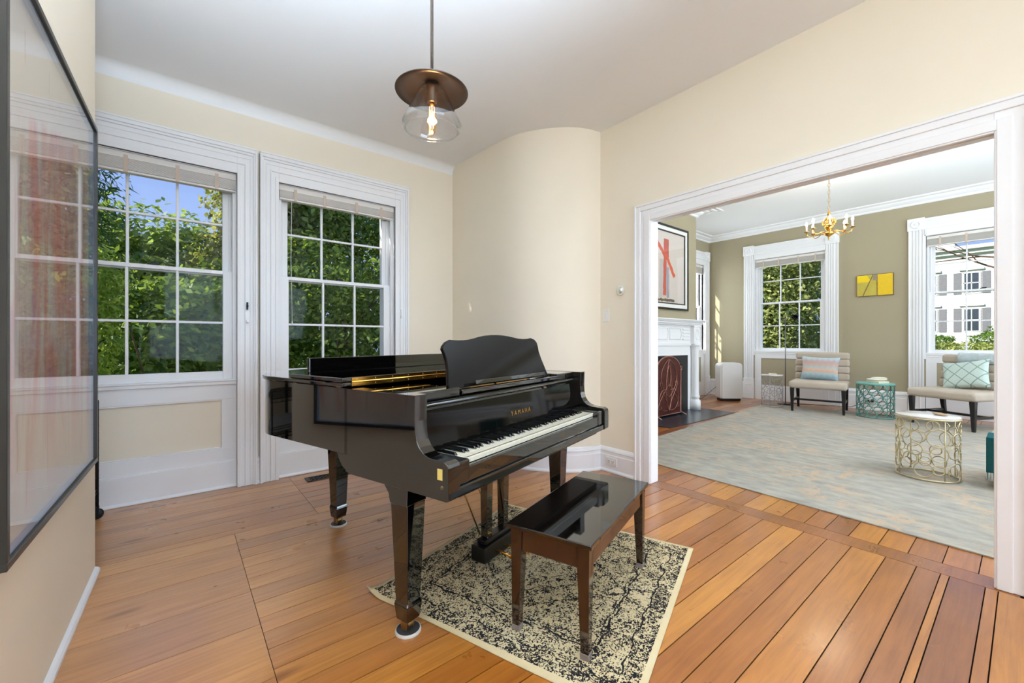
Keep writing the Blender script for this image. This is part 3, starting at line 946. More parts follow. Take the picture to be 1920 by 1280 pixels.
    mb = MB(); mb.prism(pl, -0.008, 0.010, 'y')
    dk = mb.build('music_desk', blackdesk, t, bevel=0.003, bseg=2)
    dk.location = (0, 0.285, 0.966); dk.rotation_euler = (-lean, 0, 0)
    mb = MB(); mb.box(0.45, 1.10, -0.045, -0.009, 0.0, 0.012); mb.box(0.45, 1.10, -0.047, -0.041, 0.0, 0.02)
    lg = mb.build('desk_ledge', black, dk, bevel=0.002)
    mb = MB(); mb.tube([(0.77, 0.02, 0.16), (0.77, 0.10, -0.02)], 0.006, 6)
    mb.build('desk_prop', darkmetal, dk)
    # lid: main leaf and the front leaf folded back on top of it
    lo = [(x, y) for x, y in inset(o1, -0.012)]
    lo = [(lo[0][0], 0.60)] + [p for p in lo if p[1] > 0.61] + [(lo[-1][0], 0.60)]
    mb = MB(); mb.prism(lo, 0.984, 1.003, 'z')
    lid = mb.build('lid', black, t, bevel=0.004, bseg=2)
    mb = MB(); mb.box(-0.012, W + 0.012, 0.60, 1.02, 1.005, 1.024)
    fl = mb.build('front_lid_leaf', black, t, bevel=0.004, bseg=2)
    mb = MB(); mb.box(0.072, W - 0.072, 0.995, 1.018, 1.024, 1.098)
    mb.build('lid_lip', black, fl, bevel=0.003)
    mb = MB(); mb.box(0.035, W - 0.04, 0.5975, 0.600, 0.9855, 1.0225); mb.tube([(0.035, 0.5965, 1.004), (W - 0.04, 0.5965, 1.004)], 0.0035, 8)
    hg = mb.build('piano_hinge', brass, lid)
    for i in range(15):
        x = 0.06 + i * 0.098
        for z in (0.993, 1.015):
            mb = MB(); mb.ellipsoid((x, 0.5972, z), (0.003, 0.0012, 0.003), 8, 4)
            mb.build('hinge_screw', oldbrass, hg)
    for (x, y) in ((0.005, 0.66), (0.01, 1.02), (0.02, 1.22)):
        mb = MB(); mb.lathe([(0.007, 0), (0.007, 0.014)], 0.012, y, 10)
        q = mb.build('rubber_bumper', oldbrass, lid); q.location = (0, 0, 0.972)
    # legs
    def leg(cx, cy, nm, rot=0, flare=True):
        mb = MB()
        mb.frustum((cx, cy, 0.13), (0.070, 0.070), (cx, cy, 0.535), (0.098, 0.098))
        mb.frustum((cx, cy, 0.535), (0.098, 0.098), (cx, cy, 0.60), (0.105, 0.105))
        mb.frustum((cx, cy, 0.12), (0.079, 0.079), (cx, cy, 0.135), (0.070, 0.070))
        mb.frustum((cx, cy, 0.055), (0.066, 0.066), (cx, cy, 0.12), (0.080, 0.080))
        if flare == 'tail':
            mb.frustum((cx, cy, 0.60), (0.12, 0.12), (cx, cy, 0.72), (0.13, 0.13))
        else:
            y0 = cy - 0.053
            mb.prism([(cy - 0.09, 0.622), (cy - 0.085, 0.605), (cy - 0.053, 0.600), (cy - 0.05, 0.53), (cy + 0.05, 0.53), (cy + 0.058, 0.565), (cy + 0.085, 0.595), (cy + 0.14, 0.615), (cy + 0.21, 0.628), (cy + 0.21, 0.70), (cy - 0.09, 0.70)][::-1], cx - 0.053, cx + 0.053, 'x')
        L_ = mb.build('leg', black, t, bevel=0.003)
        m2 = MB(); m2.lathe([(0.012, 0.04), (0.012, 0.058)], cx, cy, 12)
        m2.box(cx - 0.022, cx - 0.016, cy - 0.014, cy + 0.02, 0.012, 0.05); m2.box(cx + 0.016, cx + 0.022, cy - 0.014, cy + 0.02, 0.012, 0.05)
        m2.box(cx - 0.022, cx + 0.022, cy - 0.014, cy + 0.02, 0.044, 0.052)
        M = Matrix.Translation((cx, cy + 0.004, 0.032)) @ Matrix.Rotation(PI / 2, 4, 'Y')
        m2.lathe([(0.0, -0.013), (0.022, -0.013), (0.022, 0.013), (0.0, 0.013)], seg=20, M=M)
        m2.build('caster', oldbrass, L_, bevel=0.001)
        return L_
    leg(0.100, 0.315, 'a'); leg(W - 0.100, 0.315, 'b'); leg(0.52, 1.44, 'c', flare='tail')
    # pedal lyre
    mb = MB(); mb.box(0.60, 0.95, 0.31, 0.40, 0.045, 0.125); mb.box(0.63, 0.92, 0.325, 0.385, 0.125, 0.15)
    ly = mb.build('pedal_box', blacksat, t, bevel=0.006)
    for x in (0.675, 0.825):
        m2 = MB(); m2.frustum((x, 0.355, 0.14), (0.045, 0.040), (x, 0.355, 0.60), (0.058, 0.05))
        m2.build('lyre_post', black, t, bevel=0.004)
    for x in (0.70, 0.775, 0.85):
        m2 = MB(); m2.tube([(x, 0.33, 0.08), (x, 0.27, 0.082), (x, 0.22, 0.075)], 0.007, 8)
        m2.ellipsoid((x, 0.19, 0.068), (0.014, 0.042, 0.006), 12, 8)
        m2.build('pedal', brass, t)
    for x in (0.69, 0.81):
        m2 = MB(); m2.tube([(x, 0.41, 0.14), (x - 0.10, 0.56, 0.60)], 0.004, 6)
        m2.build('brace_rod', oldbrass, t)
    # sticker and the small maker's mark on the outer left arm
    mb = MB(); mb.box(-0.0012, 0.0, 0.028, 0.052, 0.693, 0.732)
    s = mb.build('yellow_sticker', sticker, t); s['label'] = 'small yellow sticker on the left arm'
    mb = MB(); mb.tube([(-0.001, 0.030 + 0.006 * math.cos(a_ * PI / 4), 0.668 + 0.006 * math.sin(a_ * PI / 4)) for a_ in range(8)], 0.0008, 4, closed=True)
    mb.tube([(-0.001, 0.030, 0.662), (-0.001, 0.030, 0.674)], 0.0008, 4)
    mb.build('arm_emblem', oldbrass, t)
    # caster cups stand on the floor
    for (cx, cy, lab) in ((0.10, 0.315, 'dark round caster cup under the piano leg nearest the camera, at the rug corner'), (1.40, 0.315, 'dark round caster cup under the piano leg behind the bench'), (0.52, 1.44, 'dark round caster cup under the piano leg nearest the windows')):
        mb = MB(); mb.lathe([(0.047, 0.0), (0.050, 0.008), (0.047, 0.011), (0.040, 0.0095), (0.0, 0.0085)], seg=28)
        cup = mb.build('caster_cup', cupm, None)
        c2, s2 = math.cos(TH), math.sin(TH)
        cup.location = (PO[0] + cx * c2 - cy * s2, PO[1] + cx * s2 + cy * c2, 0.0)
        tag(cup, lab, 'caster cup', 'caster cups under the piano')
        m2 = MB(); m2.open_lathe([(0.047, 0.0115), (0.0505, 0.0105), (0.0525, 0.004), (0.0525, 0.0)], seg=28)
        m2.build('cup_rim', cuprim, cup)
    return t
cupm = mat('dark grey caster cup', (46, 46, 50), 0.5, var=0.06)
cuprim = mat('pale cup rim', (205, 200, 192), 0.4, var=0.03)
piano = build_piano()

# ================================================================ piano bench
def build_bench():
    t = thing('piano_bench', 'glossy black piano bench with brown sides standing on the patterned rug', 'bench', (1.474, 1.283, 0.0), math.radians(18.9))
    hw, hd, H = 0.402, 0.183, 0.445
    mb = MB(); mb.box(-hw, hw, -hd, hd, H - 0.019, H)
    mb.build('seat', bench_m, t, bevel=0.004, bseg=3)
    for (x0, x1, y0, y1) in ((-hw + 0.03, hw - 0.03, -hd + 0.022, -hd + 0.04), (-hw + 0.03, hw - 0.03, hd - 0.04, hd - 0.022)):
        mb = MB(); mb.box(x0, x1, y0, y1, H - 0.105, H - 0.0195); mb.build('apron', bench_side, t, bevel=0.002)
    for (x0, x1) in ((-hw + 0.022, -hw + 0.04), (hw - 0.04, hw - 0.022)):
        mb = MB(); mb.box(x0, x1, -hd + 0.04, hd - 0.04, H - 0.105, H - 0.0195); mb.build('apron', bench_side, t, bevel=0.002)
    for sx_ in (-1, 1):
        for sy_ in (-1, 1):
            cx, cy = sx_ * (hw - 0.040), sy_ * (hd - 0.040)
            mb = MB(); mb.frustum((cx + sx_ * 0.006, cy + sy_ * 0.006, 0.024), (0.031, 0.031), (cx, cy, H - 0.0195), (0.052, 0.052))
            L_ = mb.build('leg', walnut, t, bevel=0.002)
            mb = MB(); mb.frustum((cx + sx_ * 0.006, cy + sy_ * 0.006, 0.0095), (0.035, 0.035), (cx + sx_ * 0.006, cy + sy_ * 0.006, 0.034), (0.037, 0.037))
            mb.build('leg_cup', clearcap, L_, bevel=0.003)
    return t
bench = build_bench()

# ================================================================ patterned rug
def rug_mat():
    m, nt, b = newmat('cream and black distressed rug'); t = NT(nt)
    p = t.xyz(t.obj())
    hx, hy = 0.623, 0.623
    wob = t.m('MULTIPLY', t.m('SUBTRACT', t.noise(t.obj(), 26.0, 3), 0.5), 0.030)
    dx = t.m('SUBTRACT', hx, t.m('ABSOLUTE', p[0])); dy = t.m('SUBTRACT', hy, t.m('ABSOLUTE', p[1]))
    d = t.m('MINIMUM', dx, dy)
    sine = t.m('MULTIPLY', t.m('SINE', t.m('MULTIPLY', t.m('ADD', p[0], p[1]), 42.0)), 0.006)
    dw = t.m('ADD', t.m('ADD', d, wob), sine)
    def line(x, c, w):
        return t.m('LESS_THAN', t.m('ABSOLUTE', t.m('SUBTRACT', x, c)), w)
    # speckle: mirrored so that motifs repeat
    mx = t.m('ABSOLUTE', p[0]); my = t.m('ABSOLUTE', p[1])
    mv = t.comb(mx, my, 0.0)
    fine = t.noise(t.obj(), 165.0, 2, 0.6)
    motif = t.noise(mv, 12.0, 3, 0.6, 2.2)
    rings = t.N.new('ShaderNodeTexVoronoi'); rings.inputs['Scale'].default_value = 13.0; rings.feature = 'DISTANCE_TO_EDGE'
    t.L.new(mv, rings.inputs['Vector'])
    vr = rings.outputs['Distance']
    medd = t.m('ADD', t.m('MULTIPLY', mx, 1.0), t.m('MULTIPLY', my, 0.85))
    medw = t.m('ADD', medd, t.m('MULTIPLY', wob, 1.5))
    med_band = t.m('MULTIPLY', t.m('SUBTRACT', t.m('SINE', t.m('MULTIPLY', medw, 58.0)), 0.0), 0.018)
    thr = t.m('ADD', 0.496, t.m('MULTIPLY', t.m('SUBTRACT', motif, 0.5), 0.50))
    thr = t.m('ADD', thr, t.m('MULTIPLY', med_band, t.m('GREATER_THAN', d, 0.21)))
    thr = t.m('SUBTRACT', thr, t.m('MULTIPLY', t.m('LESS_THAN', vr, 0.06), 0.05))
    # border strips darker / lighter
    thr = t.m('ADD', thr, t.m('MULTIPLY', t.m('LESS_THAN', d, 0.085), 0.035))
    spk = t.m('LESS_THAN', fine, thr)
    ink = spk
    for c_, w_ in ((0.095, 0.0035), (0.205, 0.0045), (0.222, 0.0025)):
        ink = t.m('MAXIMUM', ink, t.m('MULTIPLY', line(dw, c_, w_), t.m('GREATER_THAN', t.noise(t.obj(), 40.0, 2), 0.42)))
    ink = t.m('MAXIMUM', ink, t.m('MULTIPLY', line(medw, 0.36, 0.004), t.m('GREATER_THAN', t.noise(t.obj(), 50.0, 2), 0.45)))
    ink = t.m('MAXIMUM', ink, t.m('MULTIPLY', line(medw, 0.22, 0.004), t.m('GREATER_THAN', t.noise(t.obj(), 50.0, 2), 0.48)))
    inside = t.m('GREATER_THAN', t.m('ADD', d, t.m('MULTIPLY', wob, 0.1)), 0.024)
    ink = t.m('MULTIPLY', ink, inside)
    base = t.mix(t.noise(t.obj(), 9.0, 3), lin((206, 184, 140)), lin((226, 210, 174)))
    c = t.mix(ink, base, lin((34, 31, 33)))
    t.L.new(c, b.inputs['Base Color'])
    b.inputs['Roughness'].default_value = 0.95; b.inputs['Specular IOR Level'].default_value = 0.1
    bp = t.N.new('ShaderNodeBump'); bp.inputs['Strength'].default_value = 0.4; bp.inputs['Distance'].default_value = 0.004
    t.L.new(t.noise(t.obj(), 260.0, 2), bp.inputs['Height']); t.L.new(bp.outputs[0], b.inputs['Normal'])
    return m
def rug_mesh(hx, hy, nx, ny, th, curl=None, wave=0.0):
    v = []; f = []
    def z(x, y):
        q = 0.0
        if curl:
            for (cx, cy, r, h) in curl:
                dd = math.hypot(x - cx, y - cy)
                if dd < r: q += h * (1 - dd / r) ** 2
        return q
    for layer in (0, 1):
        for j in range(ny + 1):
            for i in range(nx + 1):
                x = -hx + 2 * hx * i / nx; y = -hy + 2 * hy * j / ny
                wx = wave * math.sin(y * 5.0) if i in (0,) else 0
                e = (min(i, nx - i, j, ny - j) == 0)
                v.append((x + wx, y, z(x, y) + (0.0005 if layer == 0 else (th * 0.6 if e else th))))
    N_ = (nx + 1) * (ny + 1)
    for j in range(ny):
        for i in range(nx):
            a = j * (nx + 1) + i
            f.append((a, a + nx + 1, a + nx + 2, a + 1)); f.append((a + N_, a + 1 + N_, a + nx + 2 + N_, a + nx + 1 + N_))
    border = [i for i in range(nx + 1)] + [j * (nx + 1) + nx for j in range(1, ny + 1)] + [ny * (nx + 1) + i for i in range(nx - 1, -1, -1)] + [j * (nx + 1) for j in range(ny - 1, 0, -1)]
    for a, b_ in zip(border, border[1:] + border[:1]): f.append((a, b_, b_ + N_, a + N_))
    return v, f
v, f = rug_mesh(0.623, 0.623, 40, 40, 0.009, curl=[(-0.623, 0.623, 0.10, 0.035)], wave=0.006)
mb = MB(); mb.add(v, f, True)
ru = mb.build('area_rug', rug_mat(), None)
c20, s20 = math.cos(math.radians(20)), math.sin(math.radians(20))
uc, wc = 1.927, 0.961
ru.location = (c20 * uc - s20 * wc, s20 * uc + c20 * wc, 0.0); ru.rotation_euler = (0, 0, math.radians(20))
tag(ru, 'square cream rug with distressed black persian pattern under the piano bench', 'rug')

# large pale rug of the far room
def bigrug_mat():
    m, nt, b = newmat('pale blue grey rug'); t = NT(nt)
    p = t.xyz(t.obj())
    st = t.comb(t.m('MULTIPLY', p[0], 6.0), t.m('MULTIPLY', p[1], 2.4), 0.0)
    a = t.noise(st, 2.2, 5, 0.6)
    c = t.ramp(a, [(0.3, lin((152, 146, 138))), (0.5, lin((168, 162, 151))), (0.7, lin((184, 176, 163)))])
    pe = t.noise(t.obj(), 1.5, 2, 0.5)
    fl = t.noise(t.obj(), 9.0, 5, 0.72, 1.2)
    k = t.m('MULTIPLY', t.m('GREATER_THAN', fl, 0.52), t.m('MULTIPLY', t.m('SUBTRACT', pe, 0.45), 7.0, clamp=True), clamp=True)
    c = t.mix(t.m('MULTIPLY', k, 0.75), c, lin((196, 168, 140)))
    t.L.new(c, b.inputs['Base Color'])
    b.inputs['Roughness'].default_value = 0.95; b.inputs['Specular IOR Level'].default_value = 0.1
    bp = t.N.new('ShaderNodeBump'); bp.inputs['Strength'].default_value = 0.5; bp.inputs['Distance'].default_value = 0.006
    t.L.new(t.noise(st, 60.0, 2), bp.inputs['Height']); t.L.new(bp.outputs[0], b.inputs['Normal'])
    return m
cn = [Vector((3.30, -2.4)), Vector((8.95, -2.2)), Vector((8.68, 3.10)), Vector((3.61, 2.80))]
v, f = rug_mesh(1.0, 1.0, 12, 12, 0.013)
def bil(x, y):
    a = (x + 1) / 2; b_ = (y + 1) / 2
    q = cn[0] * (1 - a) * (1 - b_) + cn[1] * a * (1 - b_) + cn[2] * a * b_ + cn[3] * (1 - a) * b_
    return q
v = [(bil(x, y).x - 6, bil(x, y).y, z) for x, y, z in v]
mb = MB(); mb.add(v, f, False)
R_ = mb.build('large_rug', bigrug_mat(), None, loc=(6, 0, 0))
tag(R_, 'very large pale blue-grey rug with faint peach pattern covering the far room floor', 'rug')

# ================================================================ large framed picture on the left wall
def art_pink():
    m, nt, b = newmat('pink wash painting'); t = NT(nt)
    p = t.xyz(t.obj())   # x = along the picture, z = up
    sv = t.comb(t.m('MULTIPLY', p[0], 7.0), t.m('MULTIPLY', p[2], 1.1), 0.0)
    n1 = t.noise(sv, 1.4, 4, 0.6, 0.8)
    n2 = t.noise(t.comb(t.m('MULTIPLY', p[0], 16.0), t.m('MULTIPLY', p[2], 0.8), 4.0), 1.5, 3, 0.5)
    n3 = t.noise(t.comb(t.m('MULTIPLY', p[0], 3.0), t.m('MULTIPLY', p[2], 1.5), 9.0), 1.5, 3, 0.5, 1.0)
    k = t.m('MULTIPLY', t.m('SUBTRACT', n1, 0.40), 4.5, clamp=True)
    # fades out at the slanted upper edge and low down
    slope = t.m('SUBTRACT', t.m('ADD', 0.70, t.m('MULTIPLY', p[0], -0.25)), p[2])
    k = t.m('MULTIPLY', k, t.m('MULTIPLY', slope, 30.0, clamp=True))
    lowf = t.m('MULTIPLY', t.m('ADD', p[2], 0.78), 2.2, clamp=True)
    k = t.m('MULTIPLY', k, lowf)
    col = t.ramp(n3, [(0.35, lin((236, 128, 112))), (0.5, lin((232, 150, 138))), (0.62, lin((214, 150, 172)))])
    paper = lin((240, 230, 216))
    c = t.mix(t.m('MULTIPLY', k, 0.95), paper, col)
    drip = t.m('MULTIPLY', t.m('GREATER_THAN', n2, 0.62), t.m('LESS_THAN', t.m('ABSOLUTE', p[2]), 0.7))
    c = t.mix(t.m('MULTIPLY', drip, 0.30), c, lin((206, 96, 96)))
    t.L.new(c, b.inputs['Base Color']); b.inputs['Roughness'].default_value = 0.8
    return m
def build_picture():
    ang_w = math.atan2(dW.y, dW.x)
    # local x runs towards the camera along the wall, y out of the wall into the room
    base = A0 + dW * 0.22
    t = thing('framed_picture', 'very large black-framed painting of pink and coral washes behind glass on the left wall', 'picture', (base.x, base.y, 1.395), ang_w)
    L_, zt, zb = 1.20, 0.795, -0.785
    fw = 0.020; fd = 0.040
    mb = MB()
    for (x0, x1, z0, z1) in ((0, L_, zt - fw, zt), (0, L_, zb, zb + fw), (0, fw, zb + fw, zt - fw), (L_ - fw, L_, zb + fw, zt - fw)):
        mb.box(x0, x1, 0.002, fd, z0, z1)
    mb.build('frame', framewood, t, bevel=0.0015, bseg=1)
    mb = MB(); mb.box(fw, L_ - fw, 0.004, 0.012, zb + fw, zt - fw)
    a = mb.build('painting', art_pink(), t)
    mb = MB(); mb.box(fw, L_ - fw, 0.030, 0.033, zb + fw, zt - fw)
    mb.build('glass', picglass, t)
    mb = MB()
    for (x0, x1, z0, z1) in ((fw, L_ - fw, zt - fw - 0.004, zt - fw), (fw, L_ - fw, zb + fw, zb + fw + 0.004), (fw, fw + 0.004, zb + fw, zt - fw), (L_ - fw - 0.004, L_ - fw, zb + fw, zt - fw)):
        mb.box(x0, x1, 0.012, 0.030, z0, z1)
    mb.build('spacer', mat('pale blue grey spacer', (150, 172, 206), 0.4, var=0.02), t)
    return t
pic = build_picture()

# ================================================================ pendant lamp
def build_pendant():
    t = thing('pendant_lamp', 'pendant lamp with bronze disc, clear glass shade and glowing filament bulb above the piano', 'lamp', (0.857, 1.62, 0))
    mb = MB(); mb.tube([(0, 0, 2.315), (0, 0, CEIL - 0.02)], 0.0062, 10)
    mb.build('rod', bronze_rod, t)
    mb = MB(); mb.lathe([(0.065, CEIL - 0.002), (0.065, CEIL - 0.012), (0.03, CEIL - 0.028), (0.008, CEIL - 0.03)][::-1], seg=24)
    mb.build('ceiling_canopy', bronze_rod, t)
    mb = MB()
    pr = [(0.010, 2.327), (0.018, 2.318), (0.022, 2.305), (0.05, 2.300), (0.075, 2.292), (0.10, 2.288), (0.152, 2.266), (0.1565, 2.262), (0.154, 2.259), (0.10, 2.281), (0.074, 2.285), (0.05, 2.293), (0.022, 2.297), (0.018, 2.300)]
    mb.open_lathe(pr, seg=48)
    mb.build('disc_shade', bronze, t)
    mb = MB(); mb.lathe([(0.018, 2.215), (0.021, 2.218), (0.021, 2.262), (0.024, 2.265), (0.024, 2.298), (0.012, 2.304)], seg=20)
    mb.build('socket', bronze, t)
    mb = MB()
    pr = [(0.026, 2.290), (0.045, 2.278), (0.060, 2.262), (0.075, 2.235), (0.092, 2.195), (0.108, 2.160), (0.121, 2.135), (0.127, 2.120), (0.1265, 2.110), (0.113, 2.096)]
    inn = [(r - 0.0025, z - 0.0005) for r, z in pr][::-1]
    mb.open_lathe(pr + inn + [pr[0]], seg=48)
    mb.build('glass_shade', jarglass, t)
    mb = MB()
    pr = [(0.013, 2.215), (0.015, 2.205), (0.0185, 2.19), (0.0195, 2.15), (0.0195, 2.11), (0.015, 2.088), (0.006, 2.078), (0.0, 2.077)]
    mb.open_lathe(pr, seg=24)
    bl = mb.build('bulb', bulbglass, t)
    mb = MB()
    for k in range(6):
        a = 2 * PI * k / 6
        mb.tube([(0.011 * math.cos(a), 0.011 * math.sin(a), 2.195), (0.009 * math.cos(a + .5), 0.009 * math.sin(a + .5), 2.125)], 0.0011, 5)
    mb.build('filament', glow_fil, bl)
    mb = MB(); mb.tube([(0, 0, 2.205), (0, 0, 2.12)], 0.0015, 6); mb.lathe([(0.010, 2.214), (0.011, 2.2)], seg=12)
    mb.build('filament_stem', oldbrass, bl)
    # loop of cable that re-enters the disc
    mb = MB(); mb.tube([(0.012, -0.006, 2.318), (0.03, -0.016, 2.326), (0.048, -0.026, 2.322), (0.055, -0.03, 2.31), (0.056, -0.031, 2.297)], 0.0035, 8)
    mb.build('cable_loop', bronze_rod, t)
    d = bpy.data.lights.new('pendant_bulb_light', 'POINT'); d.energy = 3; d.color = (1.0, 0.72, 0.42); d.shadow_soft_size = 0.02
    o = bpy.data.objects.new('pendant_bulb_light', d); COL.objects.link(o); o.parent = t; o.location = (0, 0, 2.15)
    return t
build_pendant()

# ================================================================ small things on the near walls
# thermostat, switch, outlet (wall face x=3.06, facing -x)
mb = MB()
M = Matrix.Translation((XO, 2.262, 1.632)) @ Matrix.Rotation(-PI / 2, 4, 'Y')
mb.lathe([(0.043, 0.0), (0.043, 0.016), (0.040, 0.021), (0.0, 0.022)], seg=32, M=M)
th_ = mb.build('thermostat', plastic, None); tag(th_, 'round white thermostat on the cream wall left of the wide opening', 'thermostat')
mb = MB(); mb.lathe([(0.034, 0.0222), (0.034, 0.0235), (0.0, 0.0238)], seg=32, M=M)
mb.build('dial_face', mat('mirror dial face', (226, 232, 226), 0.08, metal=0.6, var=0.02), th_)
def plate(name, y, z, w, h, lab, cat):
    mb = MB(); mb.box(XO - 0.006, XO, y - w / 2, y + w / 2, z - h / 2, z + h / 2)
    p = mb.build(name, plastic, None, bevel=0.002); tag(p, lab, cat); return p
sw = plate('light_switch', 2.425, 1.418, 0.072, 0.115, 'white light switch plate below the round thermostat', 'light switch')
mb = MB(); mb.box(XO - 0.009, XO - 0.006, 2.409, 2.441, 1.39, 1.446); mb.build('switch_paddle', plastic, sw, bevel=0.001)
mb = MB(); mb.box(XO - 0.030, XO - 0.022, 2.285, 2.405, 0.062, 0.135)
ot = mb.build('power_outlet', plastic, None, bevel=0.002); tag(ot, 'white double power outlet in the baseboard behind the piano bench', 'outlet')
for dy in (-0.022, 0.022):
    mb = MB(); mb.box(XO - 0.033, XO - 0.030, 2.345 + dy - 0.015, 2.345 + dy + 0.015, 0.082, 0.115)
    q = mb.build('socket', plastic, ot, bevel=0.001)
    mb = MB()
    for a in (-0.006, 0.006): mb.box(XO - 0.0335, XO - 0.033, 2.345 + dy + a - 0.0015, 2.345 + dy + a + 0.0015, 0.098, 0.108)
    mb.box(XO - 0.0335, XO - 0.033, 2.345 + dy - 0.002, 2.345 + dy + 0.002, 0.086, 0.092)
    mb.build('socket_slots', darkmetal, q)
# floor vent
mb = MB()
x0, x1, y0, y1 = 0.842, 1.215, 3.775, 3.905
mb.box(x0, x1, y0, y0 + 0.012, 0, 0.005); mb.box(x0, x1, y1 - 0.012, y1, 0, 0.005); mb.box(x0, x0 + 0.03, y0, y1, 0, 0.005); mb.box(x1 - 0.03, x1, y0, y1, 0, 0.005)
for k in range(9):
    x = x0 + 0.05 + k * 0.034
    mb.tube([(x + 0.013 * math.cos(a * PI / 6), (y0 + y1) / 2 - 0.024 + 0.018 * math.sin(a * PI / 6), 0.0035) for a in range(12)], 0.0025, 5, closed=True)
    mb.tube([(x + 0.013 * math.cos(a * PI / 6), (y0 + y1) / 2 + 0.024 + 0.018 * math.sin(a * PI / 6), 0.0035) for a in range(12)], 0.0025, 5, closed=True)
mb.box(x0 + 0.028, x1 - 0.028, (y0 + y1) / 2 - 0.002, (y0 + y1) / 2 + 0.002, 0.001, 0.005)
ve = mb.build('floor_vent', ventm, None); tag(ve, 'dark ornate cast iron floor vent in the boards below the window behind the piano', 'floor vent')
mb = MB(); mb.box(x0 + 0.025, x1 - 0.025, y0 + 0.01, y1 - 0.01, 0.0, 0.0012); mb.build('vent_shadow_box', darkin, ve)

# wire shelf rack in the alcove (just peeping past the wall, mirrored in the piano)
def build_rack():
    t = thing('wire_rack', 'black wire shelf rack on casters just visible past the end of the left wall', 'shelf rack', (-0.78, 3.58, 0))
    hx, hy = 0.355, 0.29
    posts = [(sx_ * hx, sy_ * hy) for sx_ in (-1, 1) for sy_ in (-1, 1)]
    for (x, y) in posts:
        mb = MB(); mb.tube([(x, y, 0.085), (x, y, 0.79)], 0.0125, 10)
        for z in np.arange(0.12, 0.78, 0.05): mb.lathe([(0.0135, float(z)), (0.0135, float(z) + 0.004)], x, y, 10)
        p = mb.build('post', darkmetal, t)
        mb = MB(); M = Matrix.Translation((x, y, 0.037)) @ Matrix.Rotation(PI / 2, 4, 'X')
        mb.lathe([(0.0, -0.011), (0.03, -0.011), (0.036, -0.006), (0.036, 0.006), (0.03, 0.011), (0, 0.011)], seg=20, M=M)
        mb.box(x - 0.012, x + 0.012, y - 0.018, y - 0.013, 0.03, 0.086); mb.box(x - 0.012, x + 0.012, y + 0.013, y + 0.018, 0.03, 0.086)
        mb.build('caster', darkmetal, p)
    for z in (0.20, 0.46, 0.74):
        mb = MB()
        for dz in (0, -0.028):
            mb.tube([(-hx, -hy, z + dz), (hx, -hy, z + dz), (hx, hy, z + dz), (-hx, hy, z + dz)], 0.003, 6, closed=True)
        for k in range(24):
            x = -hx + 2 * hx * (k + 0.5) / 24
            mb.tube([(x, -hy, z), (x, hy, z)], 0.0017, 5)
            if k % 2 == 0:
                mb.tube([(x - 0.015, -hy, z), (x, -hy, z - 0.028), (x + 0.015, -hy, z)], 0.0016, 5)
                mb.tube([(x - 0.015, hy, z), (x, hy, z - 0.028), (x + 0.015, hy, z)], 0.0016, 5)
        for k in range(18):
            y = -hy + 2 * hy * (k + 0.5) / 18
            for s in (-1, 1): mb.tube([(s * hx, y - 0.015, z), (s * hx, y, z - 0.028), (s * hx, y + 0.015, z)], 0.0016, 5)
        mb.build('wire_shelf', darkmetal, t)
build_rack()
mb = MB(); mb.box(-1.06, -0.48, 3.34, 3.82, 0.464, 0.482); mb.box(-1.04, -0.49, 3.35, 3.81, 0.482, 0.498); mb.box(-1.05, -0.50, 3.36, 3.80, 0.498, 0.515)
o = mb.build('folded_linen', rackcloth, None, bevel=0.007, bseg=3); tag(o, 'folded grey linen on the middle shelf of the black wire rack', 'linen')
mb = MB(); mb.box(-1.04, -0.50, 3.35, 3.80, 0.204, 0.225); mb.box(-1.02, -0.52, 3.37, 3.79, 0.225, 0.245)
o = mb.build('folded_textile', redcloth, None, bevel=0.008, bseg=3); tag(o, 'folded dark red patterned textile on the lowest shelf of the black wire rack', 'textile')

# ================================================================ far room
# hearth, firebox
mb = MB(); mb.box(5.20, 7.19, 3.03, 3.70, 0, 0.006)
struct(mb.build('floor_hearth', slate))
mb = MB()
mb.box(5.57, 6.835, 3.662, 3.698, 0.006, 0.948)
